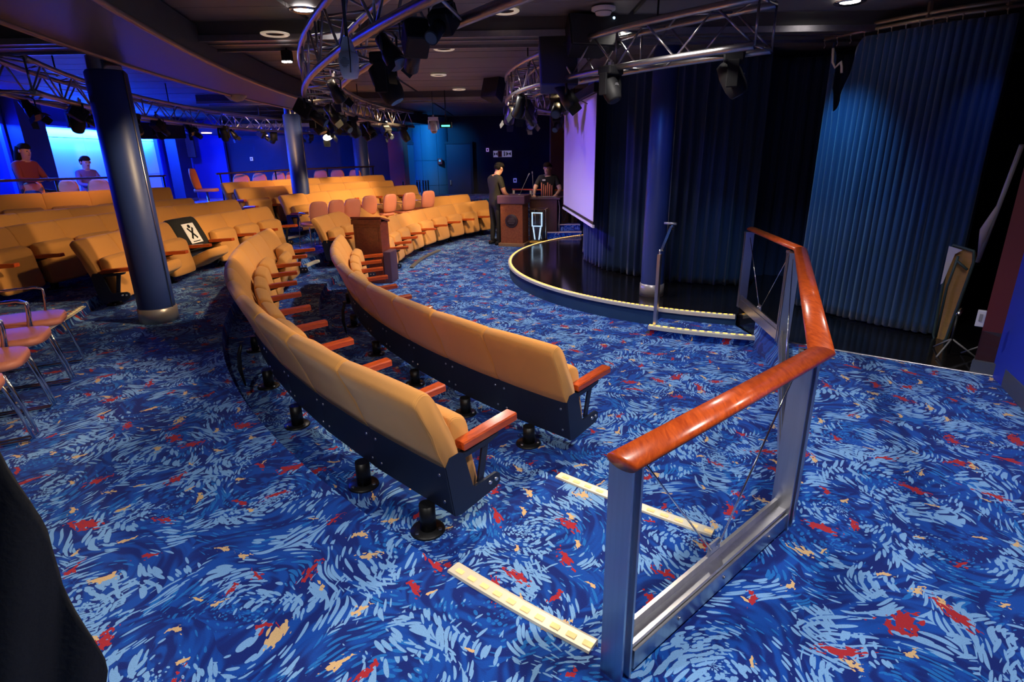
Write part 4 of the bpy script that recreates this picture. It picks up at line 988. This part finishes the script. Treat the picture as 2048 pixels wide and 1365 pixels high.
for px, py, Y, rz, lab in ((470, 349, 14.2, 170, 'shaded orange bar chair back just right of the far blue corner'), (505, 347, 14.6, 160, 'bright orange bar chair back, first above the rearmost right row'), (543, 345, 15, 155, 'orange bar chair back, second above the rearmost right row'),
                           (577, 344, 15.3, 170, 'orange bar chair back left of the middle column'), (630, 341, 15.6, 160, 'orange bar chair back right of the middle column'), (664, 340, 16.0, 160, 'orange bar chair back midway between middle and farthest column'), (698, 340, 16.3, 150, 'orange bar chair back left of the farthest column'),
                           (180, 360, 11.5, 180, 'orange bar chair behind the left rail below the small seated figure'), (112, 362, 10.6, 170, 'dark orange bar chair behind the left rail between the two seated figures'), (38, 366, 9.8, 170, 'dim orange bar chair under the long haired figure'), (228, 358, 12.2, 170, 'orange bar chair half hidden by the thick left column')):
    q = aty(px, py, Y); c_ = dup(bc0, lab); c_.location = (q.x, q.y, q.z - 1.12); c_.rotation_euler = (0, 0, radians(rz))
def bar_rail(pts, label, posts):
    t = thing('bar_rail', pts[0], label, 'railing'); O = V(pts[0]); P_ = [V(p) - O for p in pts]
    MB().tube(P_, .035, 8, ry=.022).build('top_rail', mat('dark_bronze', (.10, .05, .04), .3, .6), t)
    for q in posts:
        a = P_[0].lerp(P_[-1], q); MB().tube([a, a - V((0, 0, .75))], .018, 8).build('post', BLACK, t)
bar_rail([aty(-60, 363, 8.6), aty(0, 362, 9.0), aty(330, 352, 12.3)], 'dark bar rail in front of the blue lit window, left', (.05, .35, .65, .985))
bar_rail([aty(432, 348, 13.6), aty(595, 339, 15.2), aty(748, 333, 16.6)], 'thin bar rail above the rearmost right row', (.02, .33, .66, .99))
for k, px in enumerate((806, 834, 839, 846, 851, 856)):
    q = aty(px, 362 + (k > 0)*.5, 16.8 + .05*k); o = MB().tube([(0, 0, 0), (0, 0, -.9)], .022, 8).sphere((0, 0, 0), .03, 5).lathe((0, 0, -.95), [(.15, 0), (.15, .015), (.02, .04)], 16).build('barrier_post', STEEL)
    o.location = q; tag(o, 'polished barrier post in the cluster before the teal lit wall, %s from the left' % 'x first second third fourth fifth'.split()[k] if k else 'single polished barrier post left of the cluster at the teal wall', 'barrier post', 'barrier posts by the far wall')
# far balustrade beyond the people
t = thing('far_balustrade', aty(1025, 379, 15.0), 'far wood topped railing with cables behind the two standing people', 'railing'); O = V(t.location)
a, b = aty(1025, 379, 15.0) - O, aty(1150, 381, 14.2) - O
MB().tube([a, b], .04, 10, ry=.02).build('handrail', ARM, t)
for q in (.02, .30, .70, .97):
    c = a.lerp(b, q); MB().box(c - V((0, 0, .45)), (.05, .05, .86)).build('post', ALU, t)
for q0, q1 in ((.02, .30), (.70, .97)):
    c0, c1 = a.lerp(b, q0), a.lerp(b, q1); m_ = (c0 + c1)/2 - V((0, 0, .75)); MB().tube([c0 - V((0, 0, .05)), m_], .006, 6).tube([c1 - V((0, 0, .05)), m_], .006, 6).build('tension_cable', STEEL, t)
c = thing('stair_flight', aty(1130, 470, 12.4), 'carpeted steps with pale nosings beside the screen foot', 'steps'); 
for k in range(3):
    MB().box((0, .28*k, -.16 + .13*k), (.75, .30, .13)).build('step', CARPET, c); MB().box((0, .28*k - .14, -.09 + .13*k), (.75, .03, .02)).build('nosing', STRIP, c)

# ================================================================== TRUSSES
def truss(c, R, a0, a1, z, s, label, step=.36):
    p0 = V((c[0] + R*cos(radians(a0)), c[1] + R*sin(radians(a0)), z)); t = thing('lighting_truss', p0, label, 'truss')
    nA = max(8, int(abs(radians(a1 - a0))*R/.25))
    def pt(a, i, j): r = R - i*s; a = radians(a); return V((c[0] + r*cos(a), c[1] + r*sin(a), z + j*s)) - p0
    for i in (0, 1):
        for j in (0, 1): MB().tube([pt(a0 + (a1 - a0)*k/nA, i, j) for k in range(nA + 1)], .025, 8).build('chord', TRUSS, t)
    n = int(abs(radians(a1 - a0))*R/step); pairs = (((0, 0), (0, 1)), ((1, 0), (1, 1)), ((0, 0), (1, 0)), ((0, 1), (1, 1)))
    cnt = 0
    for k in range(n):
        A, B = a0 + (a1 - a0)*k/n, a0 + (a1 - a0)*(k + 1)/n
        for (p, q) in pairs:
            if k % 2: p, q = q, p
            u, v = pt(A, *p), pt(B, *q); d = v - u
            me = cached('brace', lambda: MB().tube([(0, 0, 0), (0, 0, 1)], .0085, 6).mesh('brace', TRUSS))
            M = Matrix.Translation(u) @ d.to_track_quat('Z', 'Y').to_matrix().to_4x4() @ Matrix.Diagonal((1, 1, d.length, 1))
            put('brace', me, t, M); cnt += 1
        if k % 4 == 0:
            for (p, q) in pairs:
                u, v = pt(A, *p), pt(A, *q); d = v - u
                put('brace', me, t, Matrix.Translation(u) @ d.to_track_quat('Z', 'Y').to_matrix().to_4x4() @ Matrix.Diagonal((1, 1, d.length, 1)))
        if k % 8 == 3:
            u = pt(A, .5, 1); MB().tube([u, V((u.x, u.y, ZC - p0.z))], .008, 6).build('hanger', BLACK, t)
    return t
TR1, TR2, TR3 = ((11.58, 10.38), 14.25), ((5.73, 8.23), 5.75), ((10.57, 11.82), 16.25)
truss(*TR1, 216.5, 168, 2.22, .29, 'big curved silver truss sweeping across the ceiling from top centre', .33)
truss(*TR2, 224.7, 128, 2.30, .28, 'silver truss curving over the stage, its cut end near the curtain', .30)
truss(*TR3, 204.5, 160, 2.20, .26, 'far left curved truss passing in front of the blue window', .45)

# ================================================================== LAMPS AND SPEAKERS
def lens_disc(mb, c, r, d, mi): 
    return mb.tube([c, c + d*.01], r, 20, mi)
def moving_head(label, body=BLACKP):
    t = thing('moving_head', (0, 0, 0), label, 'stage light')
    MB().tube([(0, 0, .05), (0, 0, -.03)], .018, 8).box((0, 0, .0), (.06, .05, .05)).build('clamp', ALU, t)
    bevel(MB().box((0, 0, -.085), (.30, .22, .11)).build('base', body, t), .02)
    bevel(MB().prism([(-.168, -.12), (.168, -.12), (.168, -.40), (.132, -.40), (.132, -.15), (-.132, -.15), (-.132, -.40), (-.168, -.40)], -.06, .06, M=Matrix.Rotation(pi/2, 4, 'X')).build('yoke', body, t), .01)
    hd = MB(); d = V((0, -.55, -1)).normalized(); u = V((1, 0, 0)); v = d.cross(u); rings = []
    for s_, r in ((-.20, .05), (-.18, .10), (-.05, .125), (.10, .12), (.18, .10), (.20, .085)):
        rings.append([V((0, 0, -.30)) + d*s_ + u*cos(a)*r + v*sin(a)*r for a in [2*pi*k/20 for k in range(20)]])
    h_ = hd.loft(rings).build('head', body, t)
    lens_disc(MB(), V((0, 0, -.30)) + d*.195, .07, d, 0).build('lens', LENS, h_)
    g = MB()
    for i in range(-3, 4):
        for j in range(-3, 4):
            if i*i + j*j < 11: g.box(V((0, 0, -.30)) + d*.0 + V((i*.016, -.118 + abs(i)*.004, j*.016)), (.009, .02, .009))
    g.build('vent_grille', GREYP, h_)
    return t
def par_lamp(label, glow=None):
    t = thing('par_lamp', (0, 0, 0), label, 'stage light')
    MB().tube([(0, 0, .05), (0, 0, -.04)], .012, 8).box((0, 0, 0), (.05, .04, .05)).build('clamp', ALU, t)
    MB().tube([(-.11, 0, -.22), (-.115, 0, -.08), (-.06, 0, -.045), (.06, 0, -.045), (.115, 0, -.08), (.11, 0, -.22)], .008, 6, ry=.016).build('yoke', BLACK, t)
    d = V((0, -.75, -1)).normalized(); u = V((1, 0, 0)); v = d.cross(u); rings = []
    for s_, r in ((-.17, .03), (-.16, .065), (-.02, .075), (.02, .095), (.15, .10), (.155, .094)):
        rings.append([V((0, 0, -.22)) + d*s_ + u*cos(a)*r + v*sin(a)*r for a in [2*pi*k/18 for k in range(18)]])
    MB().loft(rings).build('can', BLACK, t)
    lens_disc(MB(), V((0, 0, -.22)) + d*.152, .088, d, 0).build('lens', glow or LENS, t)
    mb = MB()
    for k in range(4):
        a = pi/2*k; c = V((0, 0, -.22)) + d*.20 + (u*cos(a) + v*sin(a))*.13; X = (u*cos(a) + v*sin(a)); Yv = d.cross(X)
        mb.add([c - Yv*.07 - d*.05 - X*.02, c + Yv*.07 - d*.05 - X*.02, c + Yv*.06 + d*.05 + X*.03, c - Yv*.06 + d*.05 + X*.03], [(0, 1, 2, 3)])
    mb.build('barn_door', BLACK, t)
    return t
def profile_lamp(label):
    t = thing('profile_lamp', (0, 0, 0), label, 'stage light')
    MB().tube([(0, 0, .05), (0, 0, -.05)], .014, 8).box((0, 0, 0), (.06, .05, .05)).build('clamp', ALU, t)
    MB().tube([(-.13, 0, -.20), (-.13, 0, -.06), (.13, 0, -.06), (.13, 0, -.20)], .008, 6, ry=.016).build('yoke', BLACK, t)
    R_ = Matrix.Rotation(radians(35), 3, 'X')
    bevel(MB().box(V((0, .06, -.20)), (.22, .26, .22), M=R_).build('lamp_house', BLACKP, t), .02)
    MB().tube([R_ @ V((0, -.05, 0)) + V((0, .06, -.20)), R_ @ V((0, -.36, 0)) + V((0, .06, -.20))], .07, 16).build('barrel', BLACK, t)
    MB().tube([R_ @ V((0, -.36, 0)) + V((0, .06, -.20)), R_ @ V((0, -.365, 0)) + V((0, .06, -.20))], .058, 16).build('lens', LENS, t)
    mb = MB()
    for k in range(5): mb.box(R_ @ V((0, .0 + k*.03, .115)) + V((0, .06, -.20)), (.18, .012, .01), M=R_)
    mb.build('cooling_fins', GREYP, t)
    return t
protos = {}
ORD = 'first second third fourth fifth sixth seventh eighth ninth tenth eleventh twelfth thirteenth fourteenth fifteenth sixteenth seventeenth'.split()
def fixture(kind, loc, rz, label, group=None, s=1, **kw):
    key = (kind, tuple(sorted((k, id(v)) for k, v in kw.items())))
    if key in protos: c_ = dup(protos[key], label)
    else: c_ = {'head': moving_head, 'par': par_lamp, 'prof': profile_lamp}[kind](label, **kw); protos[key] = c_
    if group: c_['group'] = group
    elif 'group' in c_: del c_['group']
    c_.location = loc; c_.rotation_euler = (0, 0, rz); c_.scale = (s, s, s); return c_
def on(tr, ang, i, z): (c, R) = tr; a = radians(ang); r = R - i*.28; return V((c[0] + r*cos(a), c[1] + r*sin(a), z))
t = thing('moving_head', aty(694, 84, 2.62), 'white rounded moving light with vent grille under the near truss', 'stage light', radians(-12)); t.scale = (.6, .6, .6)
rings = []
for z, a, b_, y_ in ((-.235, .025, .02, 0), (-.228, .045, .045, 0), (-.19, .056, .06, 0), (-.12, .060, .065, 0), (-.075, .058, .06, .004), (-.065, .050, .05, .006), (-.06, .02, .02, .006)):
    rings.append([V((a*abs(cos(q))**.6*(1 if cos(q) > 0 else -1), y_ + b_*abs(sin(q))**.6*(1 if sin(q) > 0 else -1), z)) for q in [2*pi*k/24 for k in range(24)]])
MB().loft(rings).build('shell', WHITEP, t); MB().prism([(-.045, -.075), (.045, -.075), (.03, -.01), (.012, .03), (-.012, .03), (-.03, -.01)], -.03, .03, M=Matrix.Rotation(pi/2, 4, 'X')).build('neck', WHITEP, t)
g = MB()
for i in range(-3, 4):
    for j in range(-3, 4):
        if i*i + j*j < 12: g.box((i*.0095, -.0655, -.135 + j*.0095), (.005, .006, .005))
g.build('vent_grille', GREYP, t)['kind'] = 'stuff'
MB().tube([(0, 0, 0), (0, 0, (ZC - t.location.z)/.6)], .012, 6).build('stem', BLACK, t)
MB().tube([(.02, -.02, .03), (.045, -.07, -.02), (.05, -.078, -.12), (.035, -.06, -.2)], .004, 6).build('cable', BLACK, t)
fixture('head', at(768, 100, 2.24), radians(80), 'large black moving light right of the white one', s=.6)
fixture('prof', at(880, -10, 2.3), radians(-20), 'black lamp with big grey round front at the top centre edge', s=.45)
fixture('prof', at(826, 30, 2.24), radians(200), 'black boxy lamp under the near truss left of the big grey round one', s=.5)
fixture('par', at(775, 52, 2.24), radians(60), 'small can lamp hanging between the white moving light and the boxy lamp', s=.5)
fixture('par', at(668, 150, 2.22), radians(150), 'small black can lamp below the bend of the near truss', s=.5)
g1 = 'black lamps along the far half of the big truss'
for k, a in enumerate((197, 194.5, 192, 189.5, 187, 184.5, 182, 179.5, 177, 174.5, 172, 170)):
    kd = ('prof', 'par', 'head')[k % 3]
    c_ = fixture(kd, on(TR1, a, .1 + .8*(k % 2), 2.24), radians(random.uniform(40, 140)), 'black stage lamp under the far half of the big truss, %s after its bend' % ORD[k], g1, s=.68)
g2 = 'black lamps over the stage'
fixture('head', at(1222, 128, 2.33), radians(40), 'black moving light hanging low from the stage truss near the screen', s=.6)
h2 = fixture('head', at(1470, 98, 2.33), radians(70), 'black moving light hanging at the cut end of the stage truss', s=.65)
for k, a in enumerate((205, 199, 192, 184, 176, 168, 160, 152, 144, 136)):
    fixture(('par', 'prof')[k % 2], on(TR2, a, .9 if k % 2 else .1, 2.32), radians(random.uniform(-30, 200)), 'black stage lamp on the stage truss, %s counted from its cut end' % ORD[k], g2, s=.75)
g3 = 'black lamps on the left truss'
for k, a in enumerate((202, 199.5, 197.5, 196, 194.8, 193.4, 191.8, 190, 188, 186, 183.5, 181, 178, 175, 172, 169, 166)):
    fixture(('par', 'prof', 'head')[k % 3], on(TR3, a, .1 + .8*(k % 2), 2.24), radians(random.uniform(60, 250)), 'black stage lamp on the far left truss, %s from the left picture edge' % ORD[k], g3, s=.6)
def stem(o):
    L_ = (ZC - o.location.z)/o.scale.z; MB().tube([(0, 0, .04), (0, 0, L_)], .010, 6).build('stem', BLACK, o)
lit = fixture('par', aty(648, 236, 11.5), radians(35), 'glowing warm can lamp right of the middle column', glow=BULB, s=1.0); stem(lit)
stem(fixture('head', aty(866, 232, 11.8), radians(10), 'small pale moving light by the green indicator far ahead', body=WHITEP, s=.62))
o = MB().box((0, 0, 0), (.22, .14, .10)).box((0, -.072, -.02), (.16, .006, .03), 1).build('driver_box', [BLACKP, GREEN]); o.location = aty(892, 250, 11.6); tag(o, 'black box with a green indicator strip beside the pale moving light', 'equipment'); stem(o)
t = thing('twin_spotlight', aty(574, 112, 6.2), 'small black ceiling spotlight with two white glowing lamps', 'spotlight')
MB().tube([(0, 0, .55), (0, 0, .05)], .008, 6).build('stem', BLACK, t); bevel(MB().box((0, 0, 0), (.09, .09, .10)).build('body', BLACKP, t), .01)
MB().box((-.024, -.02, -.055), (.036, .05, .012)).box((.024, -.02, -.055), (.036, .05, .012)).build('lamp', BULBW, t)

def speaker(label, loc, size, rz, tilt, side=BLACKP, name='loudspeaker'):
    t = thing(name, loc, label, 'loudspeaker'); M3 = (Matrix.Rotation(rz, 3, 'Z') @ Matrix.Rotation(tilt, 3, 'X'))
    w_, d, h = size; mb = MB(); poly = [(-w_/2, -d/2), (w_/2, -d/2), (w_*.33, d/2), (-w_*.33, d/2)]
    mb.prism(poly, -h/2, h/2, M=M3.to_4x4()); bevel(mb.build('cabinet', side, t), .012)
    g = MB().box(M3 @ V((0, -d/2 - .006, 0)), (w_*.94, .012, h*.94), M=M3).build('grille', mat('speaker_grille', (.03, .03, .035), .7, bump=(400, .4)), t)
    MB().tube([M3 @ V((0, 0, h/2)), M3 @ V((0, 0, h/2)) + V((0, 0, .18))], .015, 8).box(M3 @ V((0, 0, h/2 + .02)), (.1, .1, .02), M=M3).build('bracket', BLACK, t)
    MB().sphere(M3 @ V((w_*.36, -d/2 - .014, h*.40)), .012, 5).build('status_lamp', mat('blue_white_dot', (.5, .7, 1), .3, emit=(.5, .75, 1), estr=2), t)
    return t
speaker('black wedge loudspeaker with blue lit side hanging over the stage', aty(1110, 128, 5.9), (.36, .30, .46), radians(10), radians(-10), BLUEL)
spot('blue_lamp_beam', (-.9, 4.6, 1.9), tuple(aty(1110, 150, 5.9)), 40, BLUE, 14, .6)
speaker('long black loudspeaker lying along the stage truss, right of the blue lit one', aty(1178, 74, 5.6), (.50, .26, .26), radians(20), radians(-15))
speaker('small black loudspeaker hanging from the ceiling left of the stage truss', aty(990, 176, 10), (.32, .26, .40), radians(-35), radians(-20))
speaker('wide black loudspeaker bar hanging before the blue window', aty(318, 262, 10.5), (.85, .3, .26), radians(20), 0)
speaker('dark wall loudspeaker at the far blue corner', aty(378, 292, 18.5), (.4, .3, .7), radians(10), 0)

# downlights in the ceiling
for px, py, lab, glow in ((270, 12, 'large recessed downlight with wide rim at the top left', None), (607, 20, 'bright white downlight left of the near truss', BULBW), (380, 108, 'recessed downlight right of the thick column top', None),
                    (888, 98, 'recessed downlight with bright lower rim, nearest beyond the broad beam', None), (877, 150, 'recessed downlight, second beyond the broad beam', None), (918, 179, 'recessed downlight, third beyond the broad beam', None),
                    (607, 191, 'recessed downlight below the bend of the near truss', None), (1700, 4, 'glowing downlight above the curtain track', BULBW), (550, 68, 'slim downlight on the broad beam', None), (490, 160, 'faint downlight near the curved bulkhead', None),
                    (1010, 22, 'small downlight in shadow right of top centre', None), (994, 199, 'faint downlight left of the hanging small loudspeaker', None)):
    q = at(px, py, ZC - .005 if px != 550 else 2.65); t = thing('downlight', q, lab, 'downlight')
    MB().lathe((0, 0, 0), [(.075, .0), (.105, -.012), (.12, -.004), (.12, .004)], 28).build('rim', RIM if not glow else STEEL, t)
    MB().lathe((0, 0, 0), [(.0, .012), (.072, .008), (.075, -.001)], 24).build('lamp', glow or mat('dark_reflector', (.05, .045, .04), .3, .5), t)
for px, py, Y, lab in ((413, 266, 17.5, 'glowing downlight under the far left soffit, nearer the corner'), (533, 271, 18.2, 'glowing downlight under the far soffit left of the middle column'), (649, 272, 17.5, 'glowing downlight under the far soffit right of the middle column')):
    q = at(px, py, 2.293); t = thing('downlight', q, lab, 'downlight'); MB().lathe((0, 0, 0), [(.0, -.0), (.10, -.0), (.13, -.01), (.13, .02)], 20).build('lamp', mat('far_lamp', (1, .7, .5), .4, emit=(1, .6, .4), estr=9), t); MB().lathe((0, 0, .02), [(.13, 0), (.15, 0), (.15, .02)], 20).build('rim', STEEL, t)
q = at(1207, 15, ZC); t = thing('smoke_detector', q, 'round white smoke detector on the ceiling above the stage truss', 'smoke detector')
MB().lathe((0, 0, 0), [(.10, .0), (.10, -.02), (.07, -.03), (.06, -.055), (0, -.06)], 24).build('housing', WHITEP, t); MB().lathe((0, 0, -.03), [(.071, 0), (.071, -.008)], 24).build('slot', GREYP, t)
q = aty(470, 180, 9.0); t = thing('ceiling_dome', q, 'pale beige dome fitted under the curved bulkhead', 'camera dome'); MB().lathe((0, 0, 0), [(.17, .06), (.175, .0), (.15, -.08), (.09, -.14), (0, -.165)], 24).build('dome', mat('beige_dome', (.45, .38, .25), .5), t); MB().lathe((0, 0, .06), [(.19, 0), (.19, .02)], 24).build('collar', GREYP, t)
struct(MB().box((-6.2, 16.9, 2.34), (5.8, 5.4, .08)).build('ceiling', BEAM))

# signs and small fittings on the far wall
q = aty(1005, 308, 19.45); t = thing('wall_sign', q, 'pale strip sign with red and dark pictograms above the standing person', 'sign')
MB().box((0, 0, 0), (.60, .02, .20)).build('plate', mat('sign_lilac', (.55, .5, .75), .6, emit=(.45, .4, .75), estr=.25), t)
MB().box((-.085, -.013, 0), (.13, .006, .19)).build('red_field', SIGNR, t)
mb = MB().add([(-.28, -.013, .06), (-.28, -.013, -.06), (-.22, -.013, 0)], [(0, 1, 2)]).add([(-.16, -.013, .06), (-.16, -.013, -.06), (-.22, -.013, 0)], [(0, 1, 2)])
mb.box((.06, -.013, -.02), (.035, .006, .10)); mb.tube([(.06, -.010, .055), (.06, -.016, .055)], .022, 10)
mb.add([(.14, -.013, .06), (.14, -.013, -.06), (.20, -.013, 0)], [(0, 1, 2)]).add([(.27, -.013, .06), (.27, -.013, -.06), (.20, -.013, 0)], [(0, 1, 2)]); mb.box((.12, -.013, 0), (.02, .006, .12)); mb.build('pictograms', mat('sign_ink', (.05, .03, .10), .6), t)
for px, py, Y, c_, lab, sz in ((975, 300, 19.4, (.5, .3, .8), 'small violet lit square left of the pictogram sign', .09), (1030, 361, 19.4, (.2, .2, .7), 'small blue notice low on the far wall between the people', .11), (503, 318, 19.5, (.5, .55, .7), 'pale round fitting on the dark far wall', .09)):
    o = MB().box((0, 0, 0), (sz, .02, sz*1.25)).box((0, -.012, 0), (sz*.5, .006, sz*.6), 1).build('wall_plate', [mat('plate_' + str(px), c_, .5, emit=c_, estr=.5), GREYP]); o.location = aty(px, py, Y); tag(o, lab, 'wall plate')
q = aty(880, 323, 19.14); t = thing('fire_alarm', q, 'red fire alarm box on the teal lit wall', 'alarm'); bevel(MB().box((0, 0, 0), (.14, .08, .18)).build('box', mat('alarm_red', (.6, .03, .04), .4), t), .01); MB().tube([(0, -.05, .02), (0, -.035, .02)], .035, 14).build('button', SIGNW, t)

# right hand corner: folded table, leaning boards, phone, stands
q = at(1880, 682, 0); t = thing('folded_table', q, 'folded plywood table on a green grey frame leaning by the red pillar', 'folding table')
BL, BR, TR, TL = [aty(*k) - q for k in ((1868, 679, 4.88), (1893, 685, 4.78), (1957, 503, 4.62), (1906, 488, 4.80))]
nn = (BR - BL).cross(TL - BL).normalized()*.012
if nn.y > 0: nn = -nn
def quad(u, v): return BL.lerp(BR, u).lerp(TL.lerp(TR, u), v)
MB().loft([[quad(u, v) + nn*k for u, v in ((.0, .02), (1, .02), (1, .9), (.9, .98), (.1, .98), (0, .9))] for k in (-1, 1)], smooth=False).build('plywood_top', PLY, t)
MB().tube([quad(u, v) + nn*2 for u, v in ((.02, .06), (.2, .0), (.85, .0), (1, .05), (1.03, .9), (.9, 1), (.1, 1), (-.03, .9))], .012, 8, closed=True).build('frame', GREENM, t)
MB().tube([quad(.35, .05) + nn*4, quad(.3, .6) + nn*4, quad(.45, .92) + nn*4], .010, 8).tube([quad(.4, .88) + nn*4, quad(.95, .82) + nn*4], .010, 8).build('folding_leg', GREENM, t)
MB().add([quad(.0, .99) + nn*4, quad(.55, .99) + nn*4, quad(.3, .93) + nn*4, quad(.05, .62) + nn*4, quad(-.05, .60) + nn*4], [(0, 1, 2, 3, 4)]).build('white_edge', WHITEP, t)
a, b = aty(1955, 524, 4.55), aty(2044, 290, 4.25)
t = thing('leaning_tube', a, 'long grey tube with pale cloth leaning beside the red pillar', 'pole'); MB().tube([(0, 0, 0), b - a], .016, 10).build('tube', mat('grey_tube', (.30, .29, .30), .4), t)
MB().tube([(.0, .0, .05), (b - a)*.3 + V((-.045, 0, 0)), (b - a)*.55], [.012, .03, .008], 6, ry=.01).build('rolled_cloth', mat('pale_cloth', (.40, .34, .38), .8), t)
q = aty(1962, 636, 3.95); t = thing('switch_box', aty(1962, 636, 3.93), 'small pale switch box low on the red pillar', 'switch', radians(-42)); 
bevel(MB().box((0, -.02, 0), (.05, .025, .12)).build('plate', mat('grey_white', (.5, .5, .58), .4), t), .004); MB().box((0, -.036, .01), (.02, .012, .05)).build('rocker', GREYP, t)
for (x, y_, lab) in ((3.62, 4.42, 'low black microphone stand on the black floor by the red pillar'), (3.75, 4.25, 'second low black stand closest to the red pillar')):
    t = thing('floor_stand', (x, y_, 0), lab, 'stand'); MB().tube([(0, 0, .02), (0, 0, .34)], .010, 8).build('pole', BLACK, t)
    for k in range(3): a = 2*pi*k/3 + x; MB().tube([(0, 0, .14), (.18*cos(a), .18*sin(a), .01)], .007, 6).build('leg', GREYP, t)
    MB().tube([(0, 0, .34), (.05, .03, .38)], .016, 8).build('head', STEEL, t)
# black drape at the left edge of the picture
pa, pb = at(-30, 1420, 0), at(118, 1372, 0)
t = curtain('black_drape', [(-1.75, .75), (-1.45, .98), (-1.22, 1.16)], .0, 1.3, .02, .16, CLOTH, 'black cloth heap rising at the lower left picture edge, close to the camera', 4, sag=lambda s_, v, x, z, d, nn, L_: (x + V((.30, .10, 0))*z*(.25 + .75*min(1, (L_ - s_)/.35)), z*(.25 + .75*min(1, (L_ - s_)/.35))))
